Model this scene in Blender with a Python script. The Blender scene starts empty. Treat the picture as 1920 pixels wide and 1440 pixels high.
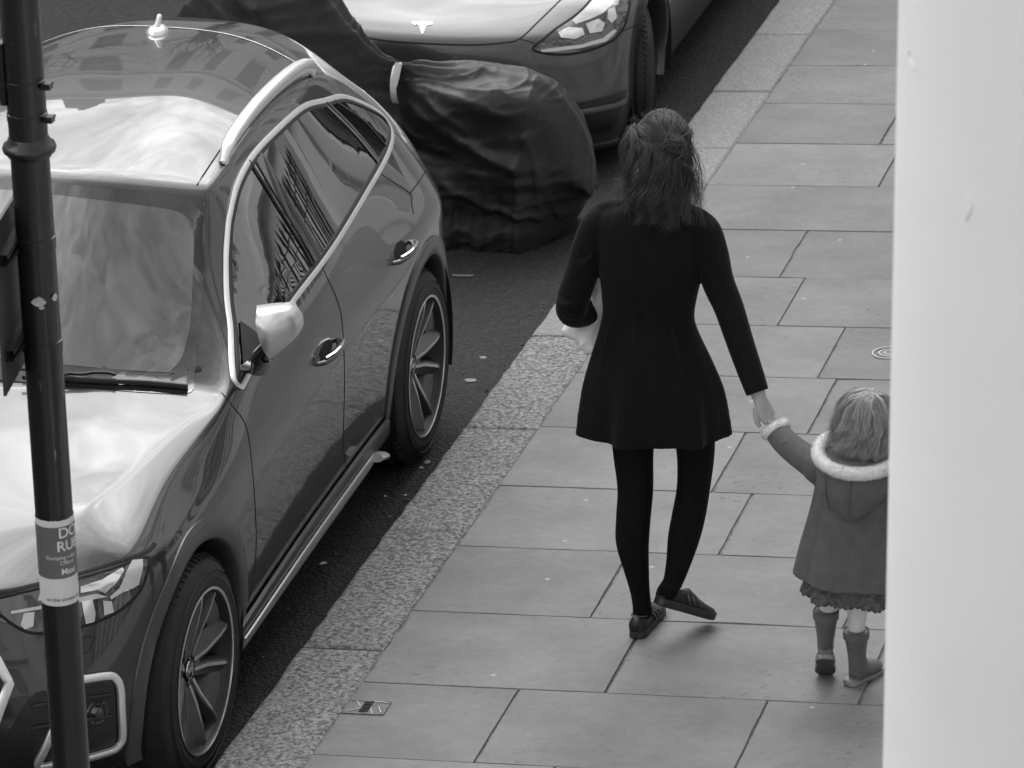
import bpy, bmesh, math, random
from mathutils import Vector, Matrix, noise
from mathutils.bvhtree import BVHTree
random.seed(7)
R = math.radians
sc = bpy.context.scene
COL = sc.collection
# ---------------------------------------------------------------- camera
RT = Vector((0.96703054, 0.25406999, -0.01733144)); UP = Vector((-0.08448412, 0.3842733, 0.91934567)); FW = Vector((-0.24023816, 0.88757111, -0.39306889))
CAMP = Vector((0, 0, 6.69533)); FPX = 7946.87
cd = bpy.data.cameras.new('camera'); cam = bpy.data.objects.new('camera', cd); COL.objects.link(cam)
cam.matrix_world = Matrix(((RT.x, UP.x, -FW.x, 0), (RT.y, UP.y, -FW.y, 0), (RT.z, UP.z, -FW.z, 6.69533), (0, 0, 0, 1)))
cd.sensor_width = 36; cd.lens = 149.0038; cd.clip_start = .1; cd.clip_end = 2000
cd.dof.use_dof = True; cd.dof.focus_distance = 14.0; cd.dof.aperture_fstop = 11
sc.camera = cam
# ---------------------------------------------------------------- light
SUN_EL, SUN_AZ = 48, -6      # azimuth measured from +y towards +x
w = bpy.data.worlds.new('World'); sc.world = w; w.use_nodes = True
nt = w.node_tree; nt.nodes.clear()
def N(t, **k):
    n = nt.nodes.new(t)
    for a, b in k.items(): setattr(n, a, b)
    return n
out = N('ShaderNodeOutputWorld'); bg = N('ShaderNodeBackground'); bg.inputs['Strength'].default_value = .15
sky = N('ShaderNodeTexSky', sky_type='NISHITA', sun_disc=False, sun_elevation=R(SUN_EL), sun_rotation=R(SUN_AZ), air_density=1.2, dust_density=3.0)
bw = N('ShaderNodeRGBToBW'); tc = N('ShaderNodeTexCoord'); mp = N('ShaderNodeMapping'); mp.inputs['Scale'].default_value = (1.3, 1.3, 1.6)
nz = N('ShaderNodeTexNoise'); nz.inputs['Scale'].default_value = 3.4; nz.inputs['Detail'].default_value = 7; nz.inputs['Roughness'].default_value = .62
nz2 = N('ShaderNodeTexNoise'); nz2.inputs['Scale'].default_value = 15; nz2.inputs['Detail'].default_value = 6; nz2.inputs['Distortion'].default_value = .5
mr = N('ShaderNodeMapRange'); mr.inputs[1].default_value = .38; mr.inputs[2].default_value = .62; mr.inputs[3].default_value = .75; mr.inputs[4].default_value = 1.55
mr2 = N('ShaderNodeMapRange'); mr2.inputs[1].default_value = .3; mr2.inputs[2].default_value = .7; mr2.inputs[3].default_value = .74; mr2.inputs[4].default_value = 1.28
m1 = N('ShaderNodeMath', operation='MULTIPLY'); m2 = N('ShaderNodeMath', operation='MULTIPLY')
# bright thin cloud ahead, at the far end of the street
dt = N('ShaderNodeVectorMath', operation='DOT_PRODUCT'); dt.inputs[1].default_value = Vector((-.22, .82, .55)).normalized()
mr3 = N('ShaderNodeMapRange', interpolation_type='SMOOTHSTEP'); mr3.inputs[1].default_value = .42; mr3.inputs[2].default_value = .97; mr3.inputs[3].default_value = 1.0; mr3.inputs[4].default_value = 2.25
m3 = N('ShaderNodeMath', operation='MULTIPLY')
L = nt.links.new
L(sky.outputs[0], bw.inputs[0]); L(tc.outputs['Generated'], mp.inputs[0]); L(mp.outputs[0], nz.inputs[0]); L(mp.outputs[0], nz2.inputs[0])
L(nz.outputs[0], mr.inputs[0]); L(nz2.outputs[0], mr2.inputs[0]); L(mr.outputs[0], m1.inputs[0]); L(mr2.outputs[0], m1.inputs[1])
L(tc.outputs['Generated'], dt.inputs[0]); L(dt.outputs['Value'], mr3.inputs[0]); L(mr3.outputs[0], m3.inputs[0]); L(m1.outputs[0], m3.inputs[1])
ma = N('ShaderNodeMath', operation='MULTIPLY_ADD'); ma.inputs[1].default_value = .50; ma.inputs[2].default_value = 1.7
dtb = N('ShaderNodeVectorMath', operation='DOT_PRODUCT'); dtb.inputs[1].default_value = Vector((-.70, -.52, .50)).normalized()
mrb = N('ShaderNodeMapRange', interpolation_type='SMOOTHSTEP'); mrb.inputs[1].default_value = .25; mrb.inputs[2].default_value = .95; mrb.inputs[3].default_value = 1.0; mrb.inputs[4].default_value = 2.9
mb_ = N('ShaderNodeMath', operation='MULTIPLY'); L(tc.outputs['Generated'], dtb.inputs[0]); L(dtb.outputs['Value'], mrb.inputs[0]); L(bw.outputs[0], ma.inputs[0]); L(ma.outputs[0], mb_.inputs[0]); L(mrb.outputs[0], mb_.inputs[1])
dtl = N('ShaderNodeVectorMath', operation='DOT_PRODUCT'); dtl.inputs[1].default_value = Vector((-.86, .22, .46)).normalized()
mrl = N('ShaderNodeMapRange', interpolation_type='SMOOTHSTEP'); mrl.inputs[1].default_value = .55; mrl.inputs[2].default_value = .97; mrl.inputs[3].default_value = 1.0; mrl.inputs[4].default_value = 2.0
ml_ = N('ShaderNodeMath', operation='MULTIPLY'); L(tc.outputs['Generated'], dtl.inputs[0]); L(dtl.outputs['Value'], mrl.inputs[0]); L(mb_.outputs[0], ml_.inputs[0]); L(mrl.outputs[0], ml_.inputs[1])
L(ml_.outputs[0], m2.inputs[0]); L(m3.outputs[0], m2.inputs[1]); L(m2.outputs[0], bg.inputs[0]); L(bg.outputs[0], out.inputs[0])
sl = bpy.data.lights.new('sun', 'SUN'); sl.energy = .5; sl.angle = R(50); sl.color = (1, 1, 1)
so = bpy.data.objects.new('sun', sl); COL.objects.link(so)
so.rotation_euler = (R(90 - SUN_EL), 0, R(180 - SUN_AZ)); so.location = (0, 0, 30)
sc.view_settings.view_transform = 'Standard'; sc.view_settings.look = 'None'; sc.view_settings.exposure = -0.14; sc.view_settings.gamma = 1
sc.render.engine = 'CYCLES'
sc.cycles.max_bounces = 6; sc.cycles.diffuse_bounces = 3; sc.cycles.glossy_bounces = 4
# ---------------------------------------------------------------- helpers
def tag(o, label=None, cat=None, group=None, kind=None):
    if label: o['label'] = label
    if cat: o['category'] = cat
    if group: o['group'] = group
    if kind: o['kind'] = kind
    return o
def empty(name, loc=(0, 0, 0), rz=0, mw=None):
    o = bpy.data.objects.new(name, None); COL.objects.link(o); o.empty_display_size = .1
    if mw is not None: o.matrix_world = mw
    else: o.location = loc; o.rotation_euler = (0, 0, rz)
    return o
def mobj(name, verts, faces, m, parent=None, smooth=True, mats=None):
    me = bpy.data.meshes.new(name); me.from_pydata([tuple(v) for v in verts], [], faces); me.update()
    return fin(name, me, m, parent, smooth)
def fin(name, me, m, parent=None, smooth=True):
    if m is not None:
        for x in (m if isinstance(m, (list, tuple)) else [m]): me.materials.append(x)
    if smooth: me.polygons.foreach_set('use_smooth', [True] * len(me.polygons))
    o = bpy.data.objects.new(name, me); COL.objects.link(o)
    if parent: o.parent = parent
    return o
def bmobj(name, bm, m, parent=None, smooth=True, angle=None):
    bmesh.ops.recalc_face_normals(bm, faces=bm.faces)
    me = bpy.data.meshes.new(name); bm.to_mesh(me); bm.free()
    o = fin(name, me, m, parent, smooth)
    if smooth and angle: me.set_sharp_from_angle(angle=R(angle))
    return o
def ramp_noise(nt, scale, lo, hi, detail=4, rough=.6, coord='Object', p0=.35, p1=.65, vec=None):
    n = nt.nodes.new('ShaderNodeTexNoise'); n.inputs['Scale'].default_value = scale; n.inputs['Detail'].default_value = detail; n.inputs['Roughness'].default_value = rough
    t = nt.nodes.new('ShaderNodeTexCoord')
    nt.links.new(vec if vec else t.outputs[coord], n.inputs['Vector'])
    r = nt.nodes.new('ShaderNodeMapRange'); r.inputs[1].default_value = p0; r.inputs[2].default_value = p1; r.inputs[3].default_value = lo; r.inputs[4].default_value = hi
    nt.links.new(n.outputs[0], r.inputs[0]); return r.outputs[0], n.outputs[0]
def mat(name, base, rough=.5, metal=0, coat=0, coat_rough=.03, var=0, vscale=8, bump=0, bscale=60, spec=.5, sheen=0, rvar=0, coord='Object', det=4):
    m = bpy.data.materials.new(name); m.use_nodes = True; t = m.node_tree; b = t.nodes['Principled BSDF']
    b.inputs['Base Color'].default_value = (base, base, base, 1); b.inputs['Roughness'].default_value = rough; b.inputs['Metallic'].default_value = metal
    b.inputs['Coat Weight'].default_value = coat; b.inputs['Coat Roughness'].default_value = coat_rough; b.inputs['Specular IOR Level'].default_value = spec
    if sheen: b.inputs['Sheen Weight'].default_value = sheen; b.inputs['Sheen Roughness'].default_value = .4
    if var:
        v, _ = ramp_noise(t, vscale, base * (1 - var), base * (1 + var), det, coord=coord)
        t.links.new(v, b.inputs['Base Color'])
    if rvar:
        v, _ = ramp_noise(t, vscale * .7, max(rough - rvar, .02), rough + rvar, coord=coord); t.links.new(v, b.inputs['Roughness'])
    if bump:
        _, n = ramp_noise(t, bscale, 0, 1, 5, coord=coord)
        bp = t.nodes.new('ShaderNodeBump'); bp.inputs['Strength'].default_value = min(bump, 1); bp.inputs['Distance'].default_value = .004 if bump <= 1 else .004 * bump
        t.links.new(n, bp.inputs['Height']); t.links.new(bp.outputs[0], b.inputs['Normal'])
    return m
def box(bm, c, s, rz=0, M_=None):
    r = bmesh.ops.create_cube(bm, size=1)
    mt = Matrix.Translation(c) @ Matrix.Rotation(rz, 4, 'Z') @ Matrix.Diagonal((s[0], s[1], s[2], 1))
    if M_ is not None: mt = M_ @ mt
    bmesh.ops.transform(bm, matrix=mt, verts=r['verts']); return r['verts']
def tube_data(pts, rad, n=8, cap=True, up=None, sq=None):
    """swept tube along pts; rad float or list of float / (ra, rb)"""
    pts = [Vector(p) for p in pts]; k = len(pts)
    rs = rad if isinstance(rad, (list, tuple)) and len(rad) == k else [rad] * k
    V = []; F = []; prev = None
    for i, p in enumerate(pts):
        t = (pts[min(i + 1, k - 1)] - pts[max(i - 1, 0)]).normalized()
        if prev is None:
            a = Vector(up) if up is not None else (Vector((0, 0, 1)) if abs(t.z) < .9 else Vector((1, 0, 0)))
        else: a = prev
        a = (a - t * a.dot(t)).normalized(); b = t.cross(a); prev = a
        ra, rb = rs[i] if isinstance(rs[i], (list, tuple)) else (rs[i], rs[i])
        for j in range(n):
            th = 2 * math.pi * (j + .5) / n; ca, sa = math.cos(th), math.sin(th)
            if sq: ca = math.copysign(abs(ca) ** sq, ca); sa = math.copysign(abs(sa) ** sq, sa)
            V.append(p + a * ra * ca + b * rb * sa)
    for i in range(k - 1):
        for j in range(n):
            F.append((i * n + j, i * n + (j + 1) % n, (i + 1) * n + (j + 1) % n, (i + 1) * n + j))
    if cap: F.append(tuple(range(n))[::-1]); F.append(tuple((k - 1) * n + j for j in range(n)))
    return V, F
class MB:
    def __init__(s): s.V = []; s.F = []
    def add(s, V, F):
        o = len(s.V); s.V += [Vector(v) for v in V]; s.F += [tuple(i + o for i in f) for f in F]; return s
    def tube(s, pts, rad, n=8, **k): return s.add(*tube_data(pts, rad, n, **k))
    def box(s, c, d, rz=0, M_=None):
        bm = bmesh.new(); box(bm, c, d, rz, M_); V = [v.co.copy() for v in bm.verts]; F = [tuple(v.index for v in f.verts) for f in bm.faces]; bm.free(); return s.add(V, F)
    def lathe(s, prof, n=48, M_=None, close=False):
        V = []; F = []; k = len(prof)
        for i in range(n):
            a = 2 * math.pi * i / n
            for r_, z_ in prof:
                v = Vector((r_ * math.cos(a), r_ * math.sin(a), z_)); V.append(M_ @ v if M_ is not None else v)
        for i in range(n):
            for j in range(k - 1): F.append((i * k + j, ((i + 1) % n) * k + j, ((i + 1) % n) * k + j + 1, i * k + j + 1))
        return s.add(V, F)
    def obj(s, name, m, parent=None, smooth=True, angle=None):
        bm = bmesh.new(); me = bpy.data.meshes.new(name); me.from_pydata([tuple(v) for v in s.V], [], s.F); bm.from_mesh(me); bpy.data.meshes.remove(me)
        return bmobj(name, bm, m, parent, smooth, angle)
def catmull(P, n=8, closed=False):
    P = [Vector(p) for p in P]; o = []; k = len(P)
    rng = range(k) if closed else range(k - 1)
    for i in rng:
        if closed: a, b, c, d = P[i - 1], P[i], P[(i + 1) % k], P[(i + 2) % k]
        else: b, c = P[i], P[i + 1]; a = P[i - 1] if i else b * 2 - c; d = P[i + 2] if i + 2 < k else c * 2 - b
        for j in range(n):
            t = j / n
            o.append(.5 * ((2 * b) + (c - a) * t + (2 * a - 5 * b + 4 * c - d) * t * t + (3 * b - a - 3 * c + d) * t ** 3))
    if not closed: o.append(P[-1])
    return o
def apply_mods(o):
    dg = bpy.context.evaluated_depsgraph_get(); dg.update()
    me = bpy.data.meshes.new_from_object(o.evaluated_get(dg)); o.modifiers.clear(); old = o.data; o.data = me; bpy.data.meshes.remove(old)
    return o
def grow(name, parts, voxel, m, parent=None, smooth_it=6, fac=.5):
    """union of overlapping tubes fused into ONE continuous surface"""
    mb = MB()
    for V, F in parts: mb.add(V, F)
    o = mb.obj(name, m, parent)
    md = o.modifiers.new('r', 'REMESH'); md.mode = 'VOXEL'; md.voxel_size = voxel; md.use_smooth_shade = True
    s_ = o.modifiers.new('s', 'SMOOTH'); s_.iterations = smooth_it; s_.factor = fac
    apply_mods(o)
    o.data.polygons.foreach_set('use_smooth', [True] * len(o.data.polygons))
    return o
def ray(u, v): return (FW + RT * ((u - 960) / FPX) - UP * ((v - 720) / FPX)).normalized()
X1 = -4.05122; GC = .06437; GG = -.03754
def G(x, y): return .12 + GC * (x - X1) + GG * (y - 16)          # pavement surface
def RD(y): return -.02 + GG * (y - 16)                            # road surface
# ================================================================ setting
def road_mat():
    m = bpy.data.materials.new('asphalt'); m.use_nodes = True; t = m.node_tree; b = t.nodes['Principled BSDF']; Lk = t.links.new
    tcn = t.nodes.new('ShaderNodeTexCoord'); v = t.nodes.new('ShaderNodeTexVoronoi'); v.inputs['Scale'].default_value = 68; v.feature = 'F1'
    Lk(tcn.outputs['Object'], v.inputs[0])
    v2 = t.nodes.new('ShaderNodeTexVoronoi'); v2.inputs['Scale'].default_value = 160; Lk(tcn.outputs['Object'], v2.inputs[0])
    sep = t.nodes.new('ShaderNodeSeparateColor'); Lk(v.outputs['Color'], sep.inputs[0])
    mr = t.nodes.new('ShaderNodeMapRange'); mr.inputs[3].default_value = .004; mr.inputs[4].default_value = .030; Lk(sep.outputs[0], mr.inputs[0])
    big, _ = ramp_noise(t, 1.3, .75, 1.2, 5)
    mu = t.nodes.new('ShaderNodeMath'); mu.operation = 'MULTIPLY'; Lk(mr.outputs[0], mu.inputs[0]); Lk(big, mu.inputs[1])
    # dark gaps between stones
    mg = t.nodes.new('ShaderNodeMapRange'); mg.inputs[1].default_value = .25; mg.inputs[2].default_value = .75; mg.inputs[3].default_value = 1.1; mg.inputs[4].default_value = .35; Lk(v.outputs['Distance'], mg.inputs[0])
    mu2 = t.nodes.new('ShaderNodeMath'); mu2.operation = 'MULTIPLY'; Lk(mu.outputs[0], mu2.inputs[0]); Lk(mg.outputs[0], mu2.inputs[1])
    Lk(mu2.outputs[0], b.inputs['Base Color']); b.inputs['Roughness'].default_value = .78
    inv = t.nodes.new('ShaderNodeMath'); inv.operation = 'SUBTRACT'; inv.inputs[0].default_value = 1; Lk(v.outputs['Distance'], inv.inputs[1])
    bp = t.nodes.new('ShaderNodeBump'); bp.inputs['Strength'].default_value = 1; bp.inputs['Distance'].default_value = .008; Lk(inv.outputs[0], bp.inputs['Height']); Lk(bp.outputs[0], b.inputs['Normal'])
    return m
def granite_mat():
    m = bpy.data.materials.new('granite'); m.use_nodes = True; t = m.node_tree; b = t.nodes['Principled BSDF']; Lk = t.links.new
    tcn = t.nodes.new('ShaderNodeTexCoord'); mp_ = t.nodes.new('ShaderNodeMapping'); mp_.inputs['Scale'].default_value = (1, 1, 1); Lk(tcn.outputs['Object'], mp_.inputs[0])
    n1 = t.nodes.new('ShaderNodeTexNoise'); n1.inputs['Scale'].default_value = 62; n1.inputs['Detail'].default_value = 6; n1.inputs['Roughness'].default_value = .7; Lk(mp_.outputs[0], n1.inputs[0])
    n2 = t.nodes.new('ShaderNodeTexNoise'); n2.inputs['Scale'].default_value = 260; n2.inputs['Detail'].default_value = 3; Lk(mp_.outputs[0], n2.inputs[0])
    at = t.nodes.new('ShaderNodeAttribute'); at.attribute_name = 'tone'       # r = tone, g = roughness of the hewn face
    sp = t.nodes.new('ShaderNodeSeparateColor'); Lk(at.outputs['Color'], sp.inputs[0])
    r1 = t.nodes.new('ShaderNodeMapRange'); r1.inputs[1].default_value = .38; r1.inputs[2].default_value = .62; r1.inputs[3].default_value = .22; r1.inputs[4].default_value = 1.5; Lk(n1.outputs[0], r1.inputs[0])
    mx = t.nodes.new('ShaderNodeMix'); mx.data_type = 'FLOAT'; mx.inputs[2].default_value = 1.0; Lk(sp.outputs[1], mx.inputs[0]); Lk(r1.outputs[0], mx.inputs[3])
    r2 = t.nodes.new('ShaderNodeMapRange'); r2.inputs[1].default_value = .35; r2.inputs[2].default_value = .65; r2.inputs[3].default_value = .70; r2.inputs[4].default_value = 1.28; Lk(n2.outputs[0], r2.inputs[0])
    a = t.nodes.new('ShaderNodeMath'); a.operation = 'MULTIPLY'; Lk(mx.outputs[0], a.inputs[0]); Lk(r2.outputs[0], a.inputs[1])
    c = t.nodes.new('ShaderNodeMath'); c.operation = 'MULTIPLY'; Lk(a.outputs[0], c.inputs[0]); Lk(sp.outputs[0], c.inputs[1])
    Lk(c.outputs[0], b.inputs['Base Color']); b.inputs['Roughness'].default_value = .7
    bp = t.nodes.new('ShaderNodeBump'); bp.inputs['Strength'].default_value = 1; bp.inputs['Distance'].default_value = .010; h = t.nodes.new('ShaderNodeMath'); h.operation = 'MULTIPLY'; Lk(n1.outputs[0], h.inputs[0]); Lk(sp.outputs[1], h.inputs[1]); Lk(h.outputs[0], bp.inputs['Height']); Lk(bp.outputs[0], b.inputs['Normal'])
    return m
def slab_mat():
    m = bpy.data.materials.new('york_stone'); m.use_nodes = True; t = m.node_tree; b = t.nodes['Principled BSDF']; Lk = t.links.new
    tcn = t.nodes.new('ShaderNodeTexCoord')
    at = t.nodes.new('ShaderNodeAttribute'); at.attribute_name = 'tone'; sp = t.nodes.new('ShaderNodeSeparateColor'); Lk(at.outputs['Color'], sp.inputs[0])
    add = t.nodes.new('ShaderNodeVectorMath'); add.operation = 'ADD'; cmb = t.nodes.new('ShaderNodeCombineXYZ')
    k = t.nodes.new('ShaderNodeMath'); k.operation = 'MULTIPLY'; k.inputs[1].default_value = 37; Lk(sp.outputs[1], k.inputs[0]); Lk(k.outputs[0], cmb.inputs[2]); Lk(tcn.outputs['Object'], add.inputs[0]); Lk(cmb.outputs[0], add.inputs[1])
    st = t.nodes.new('ShaderNodeMapping'); st.inputs['Scale'].default_value = (1, 1.3, 1); Lk(add.outputs[0], st.inputs[0])
    big, bn = ramp_noise(t, 2.6, .84, 1.12, 6, .6, vec=st.outputs[0])
    mid, mn = ramp_noise(t, 22, .93, 1.07, 5, .65, vec=st.outputs[0])
    fine, fn = ramp_noise(t, 230, .93, 1.06, 3, .6, vec=add.outputs[0])
    # dark pits / dirt specks, gathered in patches
    pit, _ = ramp_noise(t, 34, 0, 1, 2, .5, vec=st.outputs[0], p0=.62, p1=.70); pm, _ = ramp_noise(t, 1.7, 0, 1, 2, .5, vec=add.outputs[0], p0=.48, p1=.62)
    pp = t.nodes.new('ShaderNodeMath'); pp.operation = 'MULTIPLY'; Lk(pit, pp.inputs[0]); Lk(pm, pp.inputs[1])
    pq = t.nodes.new('ShaderNodeMapRange'); pq.inputs[3].default_value = 1; pq.inputs[4].default_value = .66; Lk(pp.outputs[0], pq.inputs[0])
    cur = sp.outputs[0]
    for s_ in (big, mid, fine, pq.outputs[0]):
        q = t.nodes.new('ShaderNodeMath'); q.operation = 'MULTIPLY'; Lk(cur, q.inputs[0]); Lk(s_, q.inputs[1]); cur = q.outputs[0]
    # trodden-in pale gum
    vo = t.nodes.new('ShaderNodeTexVoronoi'); vo.voronoi_dimensions = '2D'; vo.inputs['Scale'].default_value = 2.7; vo.inputs['Randomness'].default_value = 1; Lk(tcn.outputs['Object'], vo.inputs[0])
    gs = t.nodes.new('ShaderNodeMapRange'); gs.inputs[1].default_value = .018; gs.inputs[2].default_value = .027; gs.inputs[3].default_value = 1; gs.inputs[4].default_value = 0
    Lk(vo.outputs['Distance'], gs.inputs[0])
    sc2 = t.nodes.new('ShaderNodeSeparateColor'); Lk(vo.outputs['Color'], sc2.inputs[0]); th = t.nodes.new('ShaderNodeMath'); th.operation = 'GREATER_THAN'; th.inputs[1].default_value = .80; Lk(sc2.outputs[0], th.inputs[0])
    gm = t.nodes.new('ShaderNodeMath'); gm.operation = 'MULTIPLY'; Lk(gs.outputs[0], gm.inputs[0]); Lk(th.outputs[0], gm.inputs[1])
    mx = t.nodes.new('ShaderNodeMix'); mx.data_type = 'FLOAT'; Lk(gm.outputs[0], mx.inputs[0]); Lk(cur, mx.inputs[2]); mx.inputs[3].default_value = .36
    Lk(mx.outputs[0], b.inputs['Base Color']); b.inputs['Roughness'].default_value = .62
    bp = t.nodes.new('ShaderNodeBump'); bp.inputs['Strength'].default_value = .5; bp.inputs['Distance'].default_value = .004; Lk(mn, bp.inputs['Height']); Lk(bp.outputs[0], b.inputs['Normal'])
    return m
M_ROAD = road_mat(); M_GRAN = granite_mat(); M_SLAB = slab_mat(); M_MORTAR = mat('mortar', .15, .95, var=.4, vscale=20)
def tone_attr(me, tones):
    ca = me.color_attributes.new('tone', 'FLOAT_COLOR', 'CORNER')
    k = 0
    for p in me.polygons:
        c = tones[p.material_index if False else p.index]
        for li in p.loop_indices: ca.data[li].color = (c[0], c[1], 0, 1)
# ground sheet to the horizon, road above it
def sheet(name, x0, x1, y0, y1, zf, m, ny=2):
    V = []; F = []
    for i in range(ny + 1):
        y = y0 + (y1 - y0) * i / ny
        V += [(x0, y, zf(x0, y)), (x1, y, zf(x1, y))]
        if i: F.append((2 * i - 2, 2 * i - 1, 2 * i + 1, 2 * i))
    return mobj(name, V, F, m, smooth=False)
M_EARTH = mat('paved_ground', .12, .9, var=.2, vscale=.5)
tag(sheet('ground', -400, 400, -150, 600, lambda x, y: RD(y) - .35, M_EARTH), kind='structure')
tag(sheet('road', -13.6, X1 + .10, -25, 140, lambda x, y: RD(y), M_ROAD), kind='structure')
# ---- pavement: individual stone slabs on a mortar bed
rows = [20.4, 19.79, 19.159, 18.525, 17.898, 17.277, 16.665, 16.055, 15.465, 14.88, 14.287, 13.683, 13.106, 12.525, 11.932, 11.373, 10.78]
known = {18.525: [-3.096], 17.898: [-2.993], 17.277: [], 16.665: [-3.187], 16.055: [-3.079], 15.465: [-2.801], 14.88: [], 14.287: [-2.961], 13.683: [-2.81], 13.106: [-3.13], 12.525: [-2.935, -2.101], 11.932: [-3.226, -2.397]}
while rows[0] < 60: rows.insert(0, rows[0] + random.uniform(.56, .64))
while rows[-1] > 4: rows.append(rows[-1] - random.uniform(.56, .64))
def slab(bm, x0, x1, y0, y1, zf, tone, lay, depth=.05, wob=.0015, seg=.16, chip=0):
    """one stone: slightly irregular edges, eased arris"""
    def edge(a, b, n):
        return [a.lerp(b, i / n) for i in range(n)]
    P = []; c = [Vector((x0, y0)), Vector((x1, y0)), Vector((x1, y1)), Vector((x0, y1))]
    for i in range(4):
        a, b = c[i], c[(i + 1) % 4]; n = max(1, int((b - a).length / seg)); P += edge(a, b, n)
    P = [p + Vector((random.uniform(-wob, wob), random.uniform(-wob, wob))) for p in P]
    cen = Vector(((x0 + x1) / 2, (y0 + y1) / 2)); e = .0022 if depth < .2 else .010
    for i in range(len(P)):
        if chip and random.random() < chip: P[i] = P[i] + Vector((math.copysign(random.uniform(.002, .009), cen.x - P[i].x), math.copysign(random.uniform(.002, .008), cen.y - P[i].y)))
    dz = random.uniform(-.0015, .0015)
    rings = []
    for ins, d in ((0, depth), (0, .005), (e, 0)):
        rings.append([bm.verts.new((p.x + math.copysign(ins, cen.x - p.x), p.y + math.copysign(ins, cen.y - p.y), zf(p.x, p.y) - d + dz)) for p in P])
    n = len(P); fs = [bm.faces.new(rings[2])]
    for a, b in ((0, 1), (1, 2)):
        for i in range(n): fs.append(bm.faces.new((rings[a][i], rings[a][(i + 1) % n], rings[b][(i + 1) % n], rings[b][i])))
    for f in fs:
        for l in f.loops: l[lay] = (tone[0], tone[1], 0, 1)
XK2 = -3.764
bm = bmesh.new(); lay = bm.loops.layers.float_color.new('tone')
for a, b in zip(rows[:-1], rows[1:]):
    ks = known.get(a)
    if ks is None: ks = [XK2 + random.uniform(.4, 1.1)]
    xs = [XK2] + ks
    while xs[-1] < -.2: xs.append(xs[-1] + random.uniform(.75, 1.25))
    xs = [x for x in xs if x < -.35] + [-.1]
    for x0, x1 in zip(xs[:-1], xs[1:]):
        g = .0018 if random.random() < .7 else .004
        slab(bm, x0 + g + .002, x1 - g, b + .0018, a - .0018, G, (random.choice((random.uniform(.174, .204), random.uniform(.150, .184))), random.random()), lay, chip=.05, seg=.11)
pav = bmobj('pavement', bm, M_SLAB, smooth=False); tag(pav, kind='structure')
tag(sheet('pavement_bed', X1 + .02, .2, 3.5, 60.5, lambda x, y: G(x, y) - .007, M_MORTAR), kind='structure')
# ---- kerb stones
ky = [19.70, 18.725, 17.825, 16.56, 15.295, 14.262, 13.24, 12.192, 11.15, 10.1]
while ky[0] < 60: ky.insert(0, ky[0] + random.uniform(.8, 1.3))
while ky[-1] > 4: ky.append(ky[-1] - random.uniform(.8, 1.3))
bm = bmesh.new(); lay = bm.loops.layers.float_color.new('tone')
for a, b in zip(ky[:-1], ky[1:]):
    tone = (random.uniform(.25, .275), .42) if a > 15.4 else (random.uniform(.25, .29), 1.0)
    slab(bm, X1, XK2 - .004, b + .004, a - .004, G, tone, lay, depth=.3, wob=.0045 if a <= 15.4 else .003, seg=.07)
tag(bmobj('kerb', bm, M_GRAN, smooth=False), kind='structure')
# far pavement across the road
def GF(x, y): return RD(y) + .12 + .02 * (-13.4 - x)
bm = bmesh.new(); lay = bm.loops.layers.float_color.new('tone')
y = -20
while y < 120:
    slab(bm, -13.7, -13.4, y, y + .99, GF, (random.uniform(.32, .4), .5), lay, depth=.3)
    y += 1
tag(bmobj('kerb', bm, M_GRAN, smooth=False), kind='structure')
bm = bmesh.new(); lay = bm.loops.layers.float_color.new('tone')
y = -20
while y < 120:
    h_ = random.uniform(.55, .65); x = -13.71
    while x > -17:
        w_ = random.uniform(.7, 1.2); slab(bm, max(x - w_, -17.2), x - .008, y, y + h_ - .008, GF, (random.uniform(.26, .34), random.random()), lay, seg=2); x -= w_
    y += h_
tag(bmobj('pavement', bm, M_SLAB, smooth=False), kind='structure')
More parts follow.
